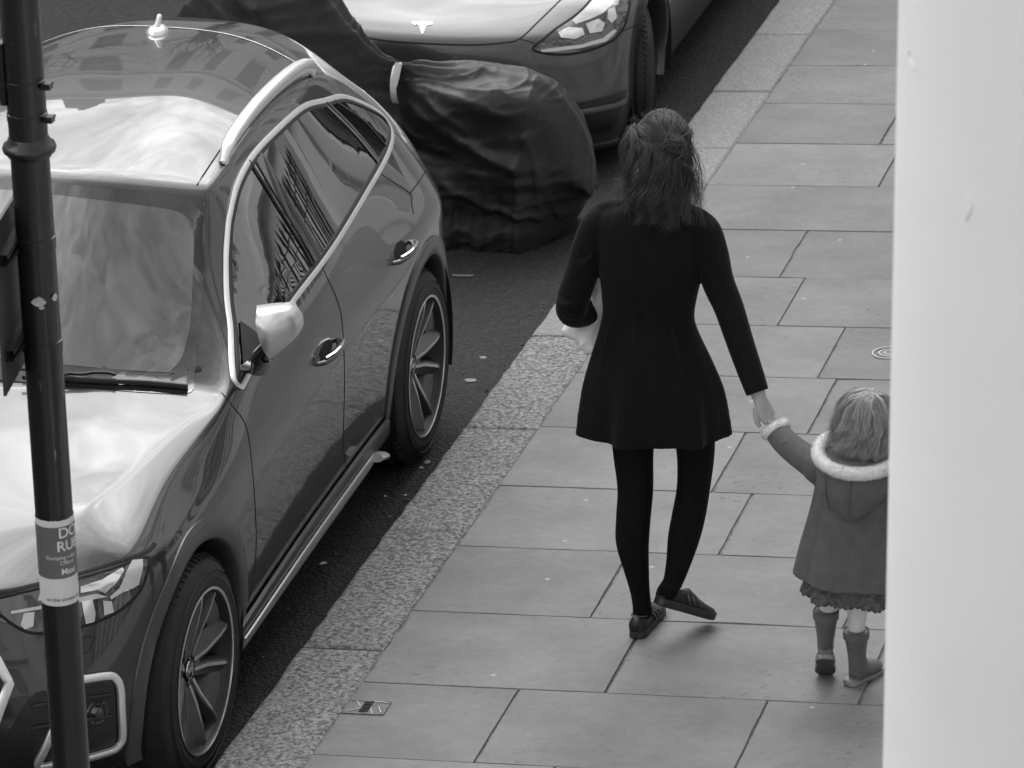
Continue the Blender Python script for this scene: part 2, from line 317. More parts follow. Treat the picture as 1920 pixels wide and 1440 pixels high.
# ---- houses (they close the street and are what the paintwork mirrors)
M_STUC = mat('painted_stucco', .78, .7, var=.06, vscale=1.2, bump=.2, bscale=40); M_BRICK = mat('stock_brick', .20, .85, var=.25, vscale=9)
M_WIN = mat('window_pane', .26, .3, spec=.6); M_WFR = mat('sash_paint', .75, .4); M_SLATE = mat('slate', .07, .5, var=.3, vscale=6); M_IRON = mat('iron_black', .012, .35, var=.3, vscale=15)
def house(x, y0, w_, h_, face, label, zb, m_low, m_up, cols=3, storeys=5, base_i=0):
    """terraced house; face=+1: front looks to +x (stands left of the road), -1: front looks to -x; face='end': front looks to -y"""
    if face == 'end': mw = Matrix.Translation((x, y0, zb)) @ Matrix.Rotation(R(-90), 4, 'Z')
    elif face == 1: mw = Matrix.Translation((x, y0, zb))
    else: mw = Matrix.Translation((x, y0 + w_, zb)) @ Matrix.Rotation(R(180), 4, 'Z')
    e = tag(empty('terraced_house', mw=mw), label, 'house', 'terraced houses closing the street')
    # local: front plane x=0 looking +x, spans y 0..w, z 0..h ; holes for windows
    sh = h_ / storeys; low = MB(); up_ = MB(); fr = []; trim = MB()
    cw_ = w_ / cols; ww = min(1.15, cw_ * .5)
    for s_ in range(storeys):
        t_ = low if s_ < 2 else up_
        z0, z1 = s_ * sh, (s_ + 1) * sh; wz0 = z0 + sh * .22; wz1 = z0 + sh * (.84 if s_ < 3 else .74)
        t_.box((-.2, w_ / 2, (z0 + wz0) / 2), (.4, w_, wz0 - z0)); t_.box((-.2, w_ / 2, (wz1 + z1) / 2), (.4, w_, z1 - wz1))
        for c_ in range(cols + 1):
            a = 0 if c_ == 0 else (c_ - .5) * cw_ + ww / 2; b = w_ if c_ == cols else (c_ + .5) * cw_ - ww / 2
            t_.box((-.2, (a + b) / 2, (wz0 + wz1) / 2), (.4, b - a, wz1 - wz0))
        for c_ in range(cols):
            yc = (c_ + .5) * cw_
            fr.append((yc, wz0, wz1, ww))
            trim.box((.05, yc, wz0 - .05), (.16, ww + .3, .1))
        if s_ in (1, storeys - 1): trim.box((.14, w_ / 2, z0 - .02), (.28, w_, .22))
    trim.box((.25, w_ / 2, h_ + .1), (.7, w_, .35))
    low.obj('wall', m_low, e, False); up_.obj('wall', m_up, e, False); trim.obj('cornice', M_STUC, e, False)
    d = MB(); d.box((-3.4, w_ / 2, h_ / 2), (6.0, w_, h_)); d.obj('back_wall', M_BRICK, e, False)
    rf = MB(); V = [(-.45, 0, h_ + .28), (-.45, w_, h_ + .28), (-3.2, w_, h_ + 2.2), (-3.2, 0, h_ + 2.2), (-6.3, 0, h_ + .28), (-6.3, w_, h_ + .28)]
    rf.add(V, [(0, 1, 2, 3), (3, 2, 5, 4), (0, 3, 4), (1, 5, 2), (0, 4, 5, 1)]); ro = rf.obj('roof', M_SLATE, e, False)
    ch = MB(); ch.box((-3.2, w_ - .5, h_ + 2.3), (1.8, .7, 2.2))
    for q in range(4): ch.lathe([(.12, 0), (.14, .5), (.1, .5)], 10, Matrix.Translation((-3.8 + q * .4, w_ - .5, h_ + 3.4)))
    ch.obj('chimney', M_BRICK, ro, False)
    for (yc, a, b, ww_) in fr:
        p = MB(); t_ = .05
        for c_, s3 in (((-.12, yc - ww_ / 2 + t_ / 2, (a + b) / 2), (.08, t_, b - a)), ((-.12, yc + ww_ / 2 - t_ / 2, (a + b) / 2), (.08, t_, b - a)), ((-.12, yc, a + t_ / 2), (.08, ww_ - .1, t_)), ((-.12, yc, b - t_ / 2), (.08, ww_ - .1, t_)), ((-.12, yc, (a + b) / 2), (.07, ww_ - .1, .045)), ((-.12, yc, (a * 3 + b) / 4), (.04, .025, (b - a) / 2 - .1))): p.box(c_, s3)
        o = p.obj('window', M_WFR, e, False)
        q = MB(); q.box((-.15, yc, (a + b) / 2), (.02, ww_ - .08, b - a - .08)); q.obj('pane', M_WIN, o, False)
    return e
LFIN = ['pale stucco ground floors under stock brick', 'all white stucco with deep cornice', 'brick upper floors over cream stucco', 'dark brick front with white sills', 'tall stucco front nearest the corner']
for i in range(3):
    house(-17.25, -4 + i * 14.0, 14.0, [10.8, 11.2, 10.9][i], 1, 'terraced house across the road, ' + LFIN[i], RD(3 + i * 14) - .2, M_STUC, M_STUC if i in (1, 4) else M_BRICK, cols=5, storeys=3)
for i in range(3):
    house(-34 + i * 15, 46, 15.0, 18.5, 'end', ['terraced house closing the far end of the street, left of the pair', 'terraced house closing the far end of the street, right of the middle one', 'terraced house at the far right corner of the junction'][i], RD(46) - .2, M_STUC, M_BRICK if i == 9 else M_STUC, cols=5, storeys=4)
RFIN = ['white stucco house beside the railings and portico', 'stucco house with brick upper floors further along the railings', 'last stucco house on the pavement side']
for i in range(2):
    house(1.25, 9.5 + i * 18.0, 17.9, 14.0, -1, RFIN[i], G(0, 18 + i * 18) - .5, M_STUC, M_BRICK if i == 2 else M_STUC, cols=5, storeys=4)
house(1.7, -6.5, 15.9, 13.0, -1, 'white stucco house the view is taken from', G(0, 2) - .5, M_STUC, M_STUC, cols=5, storeys=4)
# railings on the pavement side
e = tag(empty('iron_railing', (-.72, 9.2, 0)), 'black iron railing of upright bars along the house fronts', 'railing')
bars = MB(); rail = MB(); pl = MB(); k = 0
y = 9.3
while y < 44:
    zb = G(-.72, y); post = k % 12 == 0; k += 1
    r = .034 if post else .023
    if 23 < y < 28: y += .235; continue
    bars.tube([(0, y - 9.2, zb + .5), (0, y - 9.2, zb + 2.0), (0, y - 9.2, zb + (2.1 if post else 2.06)), (0, y - 9.2, zb + 2.2)], [r, r, r * 1.7, .002], 6)
    y += .235
for dz in (.62, 1.72, 1.95): [rail.tube([(0, a_ - 9.2, G(-.72, a_) + dz), (0, b_ - 9.2, G(-.72, b_) + dz)], [(.014, .022)] * 2, 4) for a_, b_ in ((9.2, 23.0), (28.0, 44.2))]
V = []
for yy in (9.1, 44.4):
    for x_, z_ in ((-.11, -.1), (-.11, .53), (.11, .53), (.11, -.1)): V.append((x_, yy - 9.2, G(-.72, yy) + z_))
pl.add(V, [(0, 1, 5, 4), (1, 2, 6, 5), (2, 3, 7, 6), (0, 3, 2, 1), (4, 5, 6, 7)])
pl.box((.05, 23.25 - 9.2, G(-.72, 23.2) + 1.25), (.5, .5, 2.6)); pl.box((.05, 27.75 - 9.2, G(-.72, 27.7) + 1.25), (.5, .5, 2.6))
bars.obj('bars', M_IRON, e); rail.obj('rail', M_IRON, e, False); pl.obj('plinth', M_STUC, e, False)
# ---- portico column right in front of the viewpoint
M_COLM = mat('cream_masonry_paint', .86, .55, var=.025, vscale=1.6, bump=.35, bscale=5, rvar=.08, spec=.35)
CX, CY = -.881, 6.72; cz = G(CX, CY)
e = tag(empty('portico_column', (CX, CY, cz)), 'smooth round white painted masonry column filling the right edge', 'column')
sh = MB(); n_ = 96; prof = [(.254, .32)] + [(.254 - .004 * t / 10, .32 + t * .43) for t in range(1, 11)]
sh.lathe([(.30, .30), (.254, .34)] + prof[1:] , 128); sh_o = sh.obj('shaft', M_COLM, e, True, 40)
b_ = MB(); b_.lathe([(.0, .16), (.33, .16), (.345, .19), (.33, .23), (.29, .245), (.285, .265), (.31, .285), (.30, .30), (0, .30)], 64); b_.box((0, 0, .06), (.72, .72, .2)); b_.obj('base', M_COLM, e, True, 40)
c_ = MB(); c_.lathe([(0, 4.62), (.25, 4.62), (.27, 4.66), (.27, 4.70), (.34, 4.76), (.34, 4.78), (0, 4.78)], 64); c_.box((0, 0, 4.83), (.72, .72, .1)); c_.obj('capital', M_COLM, e, True, 40)
# old filler cracks and paint runs, raised a hair above the shaft
e2 = MB()
for (u_, v_, L_, bend) in ((1809, 390, .05, .008), (1705, 110, .03, -.01)):
    d = ray(u_, v_); 
    o_ = CAMP - Vector((CX, CY, 0)); a_ = d.x ** 2 + d.y ** 2; b2 = 2 * (o_.x * d.x + o_.y * d.y); c2 = o_.x ** 2 + o_.y ** 2 - .2525 ** 2
    dd = b2 * b2 - 4 * a_ * c2
    if dd < 0: continue
    t_ = (-b2 - math.sqrt(dd)) / (2 * a_); P0 = CAMP + d * t_ - Vector((CX, CY, cz)); th0 = math.atan2(P0.y, P0.x)
    pts = []
    for i in range(7):
        s_ = i / 6; th = th0 + (bend * math.sin(s_ * 5) + .012 * s_) / .25 * 1.0
        pts.append((.2525 * math.cos(th), .2525 * math.sin(th), P0.z - L_ * (s_ - .5)))
    e2.tube(pts, [.0006, .0016, .002, .0015, .002, .0012, .0005], 6)
e2.obj('paint_run', M_COLM, e)
# ---- street trees on the far pavement (only their mirror images show)
M_BARK = mat('bark', .07, .9, var=.35, vscale=20, bump=1, bscale=30); M_LEAF = mat('leaf', .07, .6, var=.3, vscale=4)
def tree(x, y, h, label, seed, leaves=900):
    rnd = random.Random(seed); z = GF(x, y); e = tag(empty('street_tree', (x, y, z)), label, 'tree', 'street trees on the far pavement')
    mb = MB(); tips = []
    def br(p, d, L_, r, dep):
        pts = [p]; q = p; dd = d
        for i in range(4):
            dd = (dd + Vector((rnd.uniform(-.18, .18), rnd.uniform(-.18, .18), rnd.uniform(-.05, .12)))).normalized(); q = q + dd * L_ / 4; pts.append(q)
        mb.tube(pts, [r * (1 - .12 * i) for i in range(5)], 7 if dep < 2 else 4, cap=False)
        if dep >= 5 or r < .006: tips.append((q, dd)); return
        for k in range(3 if dep < 3 else 2):
            nd = (dd + Vector((rnd.uniform(-1, 1), rnd.uniform(-1, 1), rnd.uniform(-.1, .7))) * .75).normalized()
            br(pts[rnd.choice((2, 3, 4))] if k else q, nd, L_ * rnd.uniform(.62, .85), r * .58, dep + 1)
    br(Vector((0, 0, 0)), Vector((0, 0, 1)), h * .36, .17, 0)
    mb.obj('trunk', M_BARK, e)
    lf = MB()
    for i in range(leaves):
        q, dd = rnd.choice(tips); c = q + Vector((rnd.gauss(0, .22), rnd.gauss(0, .22), rnd.gauss(0, .2)))
        a = Vector((rnd.uniform(-1, 1), rnd.uniform(-1, 1), rnd.uniform(-.6, .6))).normalized(); b = a.cross(Vector((rnd.uniform(-1, 1), rnd.uniform(-1, 1), 1))).normalized(); s_ = rnd.uniform(.03, .06)
        lf.add([c - a * s_, c + b * s_ * .5, c + a * s_, c - b * s_ * .5], [(0, 1, 2, 3)])
    lf.obj('crown', M_LEAF, e, False)
tree(-11.5, 36, 10.5, 'nearer half-bare street tree on the far pavement', 3)
tree(-14.8, 30, 12, 'farther half-bare street tree on the far pavement', 5)
# ================================================================ vehicles
M_PAINT = mat('grey_metallic_paint', .036, .30, metal=.6, coat=1, coat_rough=.015, var=.015, vscale=3)
M_PAINT2 = mat('dark_grey_paint', .075, .32, metal=.5, coat=.55, coat_rough=.015, var=.015, vscale=3)
M_CLAD = mat('cladding', .045, .38, coat=.25, var=.06, vscale=6)
M_GLASS = mat('car_glass', .006, .02, spec=.9, coat=.6, coat_rough=.01); M_WSG = mat('windscreen_glass', .028, .03, spec=.9, coat=.4, coat_rough=.01); M_FRIT = mat('windscreen_edge', .010, .05, spec=.8)
M_ALU = mat('satin_aluminium', .86, .36, metal=.85, rvar=.03, vscale=10); M_MIR = mat('mirror_silver', .72, .34, metal=.9); M_ALUD = mat('sill_aluminium', .55, .34, metal=.6); M_CHR = mat('chrome', .85, .07, metal=1)
M_BLK = mat('black_plastic', .012, .45, var=.2, vscale=20); M_GBLK = mat('gloss_black', .008, .08, coat=1); M_TYRE = mat('tyre_rubber', .018, .7, var=.25, vscale=12, bump=.2, bscale=90)
M_RIM = mat('rim_dark_paint', .10, .35, metal=.5, coat=.5, var=.1, vscale=20); M_RIMP = mat('rim_machined', .62, .25, metal=.85); M_DISC = mat('brake_disc', .30, .4, metal=.9); M_GAP = mat('panel_gap', .004, .8)
M_LENS = mat('lamp_lens_dark', .03, .06, coat=1, spec=.8); M_LED = mat('lamp_chrome', .8, .12, metal=.9); M_LEDW = mat('lamp_diffuser', .5, .2, coat=1)
for m_, io in ((M_WSG, 2.0), (M_FRIT, 1.75), (M_GLASS, 1.75)): m_.node_tree.nodes['Principled BSDF'].inputs['IOR'].default_value = io
def fit_cage(name, V, F, mats_idx, creases, mats, level=3, iters=5):
    """Catmull-Clark surface whose refined vertices pass through the given points"""
    T = [Vector(v) for v in V]; P = [v.copy() for v in T]
    me = bpy.data.meshes.new(name); me.from_pydata([tuple(p) for p in P], [], F); me.update()
    for m in mats: me.materials.append(m)
    for p, i in zip(me.polygons, mats_idx): p.material_index = i
    o = bpy.data.objects.new(name, me); COL.objects.link(o)
    if creases:
        at = me.attributes.new('crease_edge', 'FLOAT', 'EDGE'); ek = {tuple(sorted(e.vertices)): e.index for e in me.edges}
        for (a, b), c in creases.items():
            k = tuple(sorted((a, b)))
            if k in ek: at.data[ek[k]].value = c
    md = o.modifiers.new('s', 'SUBSURF'); md.levels = 1; md.render_levels = 1; md.use_limit_surface = True
    for it in range(iters):
        md.levels = 1
        dg = bpy.context.evaluated_depsgraph_get(); dg.update(); ev = o.evaluated_get(dg); em = ev.to_mesh()
        for i in range(len(T)): P[i] = P[i] + (T[i] - em.vertices[i].co) * .85
        ev.to_mesh_clear()
        for i in range(len(T)): me.vertices[i].co = P[i]
        me.update()
    md.levels = level; md.render_levels = level
    apply_mods(o)
    return o
class Body:
    """car local frame: x lateral (+ = kerb side), y rearwards, z up; front axle at y=0"""
    def __init__(s, root, main, front, rear, fm, cr, mats, level=3):
        s.root = root; V = []; ids = {}
        def vid(p):
            k = (round(p[0], 4), round(p[1], 4), round(p[2], 4))
            if k not in ids: ids[k] = len(V); V.append(p)
            return ids[k]
        def pt(p, sd): return vid((p[1] * sd, p[0], p[2]))
        F = []; MI = []; C = {}
        def quad(a, b, c, d, m, sd):
            f = [a, b, c, d] if sd > 0 else [d, c, b, a]; g = []
            for q in f:
                if q not in g: g.append(q)
            if len(g) >= 3: F.append(tuple(g)); MI.append(m)
        n = len(main)
        for sd in (1, -1):
            I = [[pt(p, sd) for p in st] for st in main]
            for i in range(n - 1):
                for j in range(9): quad(I[i][j], I[i][j + 1], I[i + 1][j + 1], I[i + 1][j], fm(i, j), sd)
                for j in range(10):
                    c = cr('L', i, j)
                    if c: C[(I[i][j], I[i + 1][j])] = c
            for i in range(n):
                for j in range(9):
                    c = cr('S', i, j)
                    if c: C[(I[i][j], I[i][j + 1])] = c
            for g, row, flip in ((front, I[0], 1), (rear, I[-1], -1)):
                Gd = [[row[r]] + [pt(p, sd) for p in g[r]] for r in range(5)]
                for r in range(4):
                    for c in range(4): quad(Gd[r][c], Gd[r][c + 1], Gd[r + 1][c + 1], Gd[r + 1][c], 0, sd * flip)
                for c in range(4): quad(Gd[4][c], Gd[4][c + 1], row[6 + c], row[5 + c], 0, sd * flip)
                cc = cr('F' if flip > 0 else 'R', 0, 0)
                for c in range(4):
                    C[(Gd[4][c], Gd[4][c + 1])] = cc; C[(Gd[0][c], Gd[0][c + 1])] = .9
        s.o = fit_cage('body', V, F, MI, C, mats, level)
        s.o.parent = root; me = s.o.data
        bm = bmesh.new(); bm.from_mesh(me); bmesh.ops.recalc_face_normals(bm, faces=bm.faces)
        # make sure normals point outwards
        top = max(bm.faces, key=lambda f: f.calc_center_median().z)
        if top.normal.z < 0: bmesh.ops.reverse_faces(bm, faces=bm.faces)
        s.bvh = BVHTree.FromBMesh(bm); s.bm = bm; s.mw = root.matrix_world.copy(); s.mi = s.mw.inverted()
    def split(s, groups, arches, mat_body):
        """arches: list of (y, z, r). groups: {material index: (name, material)} become children"""
        bm = s.bm
        for (ay, az, ar) in arches:
            kill = []
            for f in bm.faces:
                c = f.calc_center_median()
                if abs(c.x) > .55 and c.z < az + ar + .1 and math.hypot(c.y - ay, c.z - az) < ar: kill.append(f)
            bmesh.ops.delete(bm, geom=kill, context='FACES')
            for v in bm.verts:
                if v.is_boundary and abs(v.co.x) > .5:
                    d = math.hypot(v.co.y - ay, v.co.z - az)
                    if abs(d - ar) < .06 and v.co.z > .28: k = ar / d; v.co.y = ay + (v.co.y - ay) * k; v.co.z = az + (v.co.z - az) * k
        for idx, (nm, m) in groups.items():
            fs = [f for f in bm.faces if f.material_index == idx]
            if not fs: continue
            b2 = bmesh.new(); mp_ = {}
            for f in fs:
                vs = []
                for v in f.verts:
                    if v not in mp_: mp_[v] = b2.verts.new(v.co)
                    vs.append(mp_[v])
                b2.faces.new(vs)
            me = bpy.data.meshes.new(nm); b2.to_mesh(me); b2.free(); fin(nm, me, m, s.root)
            bmesh.ops.delete(bm, geom=fs, context='FACES')
        for f in bm.faces: f.material_index = 0
        me = s.o.data; bm.to_mesh(me); me.materials.clear(); me.materials.append(mat_body)
        me.polygons.foreach_set('use_smooth', [True] * len(me.polygons)); me.set_sharp_from_angle(angle=R(38))
    def pix(s, u, v):
        o = s.mi @ CAMP; d = (s.mi.to_3x3() @ ray(u, v)).normalized()
        loc, nn, _, _ = s.bvh.ray_cast(o, d)
        if loc is None: return None, None
        if nn.dot(d) > 0: nn = -nn
        return loc, nn
    def pixs(s, L_, smooth=0, closed=False):
        P = [Vector((a, b, 0)) for a, b in L_]
        if smooth: P = catmull(P, smooth, closed)
        else:
            Q = []
            rg = range(len(P) if closed else len(P) - 1)
            for i in rg:
                a, b = P[i], P[(i + 1) % len(P)]; n = max(1, int((b - a).length / 8)); Q += [a.lerp(b, j / n) for j in range(n)]
            if not closed: Q.append(P[-1])
            P = Q
        r = [s.pix(p.x, p.y) for p in P]; return [q for q in r if q[0] is not None]
    def side(s, y, z, sd=1):
        loc, nn, _, _ = s.bvh.ray_cast(Vector((1.6 * sd, y, z)), Vector((-sd, 0, 0)))
        if loc is None: return None, None
        if nn.x * sd < 0: nn = -nn
        return loc, nn
    def frontp(s, x, z):
        loc, nn, _, _ = s.bvh.ray_cast(Vector((x, -2, z)), Vector((0, 1, 0)))
        if loc is None: return None, None
        if nn.y > 0: nn = -nn
        return loc, nn
    def topp(s, x, y):
        loc, nn, _, _ = s.bvh.ray_cast(Vector((x, y, 3)), Vector((0, 0, -1))); 
        if loc is None: return None, None
        return loc, (nn if nn.z > 0 else -nn)
    def ribbon(s, name, pn, wid, off, thick, m, parent=None, closed=False, mirror=False, taper=False):
        """flat moulding following the skin; pn = [(point, normal)]"""
        mb = MB()
        for sd in ((1, -1) if mirror else (1,)):
            V = []; F = []; k = len(pn)
            for i, (p, nn) in enumerate(pn):
                a = pn[(i - 1) % k if closed else max(i - 1, 0)][0]; b = pn[(i + 1) % k if closed else min(i + 1, k - 1)][0]
                t = (b - a).normalized(); bb = nn.cross(t).normalized()
                w_ = wid[i] if isinstance(wid, list) else wid
                if taper: w_ *= min(1, .15 + min(i, k - 1 - i) / 4)
                for du, dn in ((-1, -.5), (-1, .6), (-.55, 1), (.55, 1), (1, .6), (1, -.5)):
                    q = p + bb * (w_ / 2 * du) + nn * (off + thick * dn); V.append(Vector((q.x * sd, q.y, q.z)))
            for i in range(k if closed else k - 1):
                for j in range(6): a = i * 6; b = ((i + 1) % k) * 6; F.append((a + j, a + (j + 1) % 6, b + (j + 1) % 6, b + j))
            if not closed: F.append(tuple(range(6))); F.append(tuple(range((k - 1) * 6, k * 6)))
            mb.add(V, F)
        return mb.obj(name, m, parent or s.root, True, 40)
    def patch(s, name, pn, off, m, parent=None, proj='pix', mirror=False, step=.03, thick=.004):
        """fill a closed outline lying on the skin; interior follows the skin. pn=[(x-like, y-like)] in the projection plane"""
        f = {'pix': s.pix, 'side': s.side, 'front': s.frontp, 'top': s.topp}[proj]
        bm = bmesh.new(); vs = [bm.verts.new((a, b, 0)) for a, b in pn]
        bm.faces.new(vs); bmesh.ops.triangulate(bm, faces=bm.faces[:])
        xs = [a for a, b in pn]; ys = [b for a, b in pn]
        for ax, lo, hi in ((0, min(xs), max(xs)), (1, min(ys), max(ys))):
            q = lo + step
            while q < hi:
                no = (1, 0, 0) if ax == 0 else (0, 1, 0); co = (q, 0, 0) if ax == 0 else (0, q, 0)
                bmesh.ops.bisect_plane(bm, geom=bm.verts[:] + bm.edges[:] + bm.faces[:], plane_co=co, plane_no=no); q += step
        bad = []
        for v in bm.verts:
            loc, nn = f(v.co.x, v.co.y)
            if loc is None: bad.append(v); continue
            v.co = loc + nn * off
        if bad: bmesh.ops.delete(bm, geom=bad, context='VERTS')
        bmesh.ops.remove_doubles(bm, verts=bm.verts, dist=1e-5)
        if mirror:
            g = bmesh.ops.duplicate(bm, geom=bm.verts[:] + bm.edges[:] + bm.faces[:])
            for v in g['geom']:
                if isinstance(v, bmesh.types.BMVert): v.co.x *= -1
        # face normals away from the body
        bmesh.ops.recalc_face_normals(bm, faces=bm.faces)
        return bmobj(name, bm, m, parent or s.root)
def wheel(root, side, y, rc, rt_, w_, style, steer=0, xface=.94, spin=0, logo=False):
    """side=+1 kerb side. wheel > tyre, rim, brake_disc"""
    x = xface * side
    mw = Matrix.Translation((x, y, rt_)) @ Matrix.Rotation(steer, 4, 'Z') @ (Matrix.Rotation(R(90), 4, 'Y') if side > 0 else Matrix.Rotation(R(-90), 4, 'Y'))
    e = bpy.data.objects.new('wheel', None); COL.objects.link(e); e.parent = root; e.matrix_local = mw @ Matrix.Rotation(spin, 4, 'Z')
    # local z points outwards, face of tyre at z=0
    tb = MB(); R0 = rt_ + .003; ri = rc
    prof = [(ri - .012, -.012), (ri + .004, -.004), (ri + .02, .001), (ri + .045, .0015), (R0 - .045, -.004), (R0 - .022, -.016), (R0 - .008, -.030), (R0 - .002, -.045), (R0, -.075), (R0 + .001, -w_ / 2), (R0, -w_ + .06), (R0 - .01, -w_ + .03), (R0 - .05, -w_), (ri, -w_ + .01), (ri - .015, -w_ + .03), (ri - .015, -.02), (ri - .012, -.012)]
    tb.lathe(prof, 96); tb.obj('tyre', M_TYRE, e, True, 60)
    tr = MB()     # tread blocks and lettering ridge
    for i in range(72):
        a = 2 * math.pi * i / 72
        for r_, zz, ln in ((R0 - .004, -.040, .028), (R0 + .0005, -.10, .02), (R0 + .0005, -.16, .02)):
            tr.box((0, 0, 0), (.014, .011, ln), M_=Matrix.Rotation(a, 4, 'Z') @ Matrix.Translation((r_, 0, zz)) @ Matrix.Rotation(R(-28 if zz > -.05 else 0), 4, 'Y'))
    for rr in (ri + .030, ri + .058): tr.lathe([(rr - .0015, -.002), (rr, .0032), (rr + .0015, -.002)], 96)
    tr.obj('tread', M_TYRE, e, False)
    # barrel
    rm = MB(); rm.lathe([(ri, -.008), (ri + .003, -.001), (ri - .003, .002), (ri - .007, -.004)], 96)
    bl = MB(); bl.lathe([(ri - .007, -.004), (ri - .016, -.02), (ri - .03, -.06), (ri - .035, -w_ + .05), (ri - .015, -w_ + .02)], 96); bl.lathe([(0, -.16), (ri - .03, -.16)], 48)
    rm.lathe([(0, -.075), (.055, -.072), (.075, -.080), (.080, -.12), (0, -.12)], 48)
    lip = MB(); lip.lathe([(ri - .0005, -.003), (ri + .0025, .0015), (ri - .004, .0028), (ri - .008, -.001)], 96)
    pol = MB()
    for k in range(5):
        A = 2 * math.pi * k / 5
        M5 = Matrix.Rotation(A, 4, 'Z')
        if style == 'v':      # twin V spokes
            for sg in (-1, 1):
                a0 = Vector((.050, sg * .013, -.058)); a1 = Vector((.12, sg * .022, -.040)); a2 = Vector((ri - .07, sg * .046, -.020)); a3 = Vector((ri - .008, sg * .066, -.012))
                V = []; F = []
                wd = (.020, .019, .018, .020); dp = (.05, .045, .04, .035)
                for q, (pnt, wv, dv) in enumerate(zip((a0, a1, a2, a3), wd, dp)):
                    d_ = (Vector((1, sg * .15, 0))).normalized(); nrm = Vector((-d_.y, d_.x, 0))
                    fa, fb = (2.3, .9) if sg < 0 else (.9, 2.3); V += [pnt - nrm * wv * .5, pnt - nrm * wv * fa + Vector((0, 0, -dv * .8)), pnt + nrm * wv * fb + Vector((0, 0, -dv * .8)), pnt + nrm * wv * .5]
                for q in range(3):
                    for j in range(4): F.append((q * 4 + j, q * 4 + (j + 1) % 4, q * 4 + 4 + (j + 1) % 4, q * 4 + 4 + j))
                rm.add([M5 @ v for v in V], F)
                V2 = []
                for q in range(4): ea, eb = (V[q * 4], V[q * 4 + 3]) if sg < 0 else (V[q * 4 + 3], V[q * 4]); V2 += [ea + Vector((0, 0, .0012)), ea.lerp(eb, .6) + Vector((0, 0, .0012))]
                pol.add([M5 @ v for v in V2], [(q * 2, q * 2 + 1, q * 2 + 3, q * 2 + 2) for q in range(3)])
            # web between V arms near hub and dark inset fins between spokes
            rm.add([M5 @ Vector(v) for v in ((.04, -.02, -.063), (.09, -.018, -.052), (.09, .018, -.052), (.04, .02, -.063), (.04, -.02, -.1), (.09, -.018, -.1), (.09, .018, -.1), (.04, .02, -.1))], [(0, 1, 2, 3), (1, 5, 6, 2), (4, 7, 6, 5), (0, 4, 5, 1), (3, 2, 6, 7)])
            M6 = Matrix.Rotation(A + math.pi / 5, 4, 'Z')
            rm.add([M6 @ Vector(v) for v in ((ri - .02, -.085, -.03), (ri - .02, .085, -.03), (ri - .075, .05, -.055), (ri - .075, -.05, -.055), (ri - .03, -.085, -.10), (ri - .03, .085, -.10), (ri - .085, .05, -.10), (ri - .085, -.05, -.10))], [(0, 1, 2, 3), (3, 2, 6, 7), (0, 3, 7, 4), (1, 5, 6, 2), (4, 7, 6, 5)])
        else:
            for sg in (-1, 1):
                rm.tube([M5 @ Vector((.05, sg * .02, -.06)), M5 @ Vector((.15, sg * .03, -.045)), M5 @ Vector((ri - .01, sg * .05, -.03))], [(.02, .02), (.018, .016), (.02, .014)], 6)
    ro = rm.obj('rim', M_RIM, e, True, 35); bl.obj('rim_barrel', M_BLK, ro, True, 40); lip.obj('rim_lip', M_RIMP, ro, True, 50)
    if pol.V: pol.obj('machined_face', M_RIMP, ro, False)
    hb = MB(); hb.lathe([(0, -.054), (.028, -.055), (.031, -.060), (.031, -.075)], 32); ho = hb.obj('hub_cap', M_GBLK, ro, True, 40)
    hr = MB(); hr.lathe([(.0285, -.0556), (.030, -.0545), (.0315, -.0575)], 48)
    if logo:
        for k in range(4):
            th = [2 * math.pi * q / 20 for q in range(20)]
            cx_ = (k - 1.5) * .0105
            V, F = tube_data([(cx_ + .007 * math.cos(a), .007 * math.sin(a), -.053) for a in th] + [(cx_ + .007, 0, -.053)], .0011, 5, cap=False)
            Mr = Matrix.Rotation(-spin, 4, 'Z') @ Matrix.Rotation(R(90), 4, 'Z'); hr.add([Mr @ v for v in V], F)
    for k in range(5): hr.lathe([(0, -.066), (.006, -.066), (.007, -.07)], 10, Matrix.Rotation(2 * math.pi * (k + .5) / 5, 4, 'Z') @ Matrix.Translation((.045, 0, 0)))
    hr.obj('emblem_ring', M_RIMP, ho, True, 40)
    dk = MB(); dk.lathe([(.0, -.125), (.17, -.125), (.175, -.13), (.175, -.145), (0, -.145)], 64); dk.obj('brake_disc', M_DISC, e, True, 40)
    cal = MB(); cal.box((.13, 0, -.125), (.07, .16, .06)); cal.obj('brake_caliper', M_CLAD, e, True, 30)
    return e
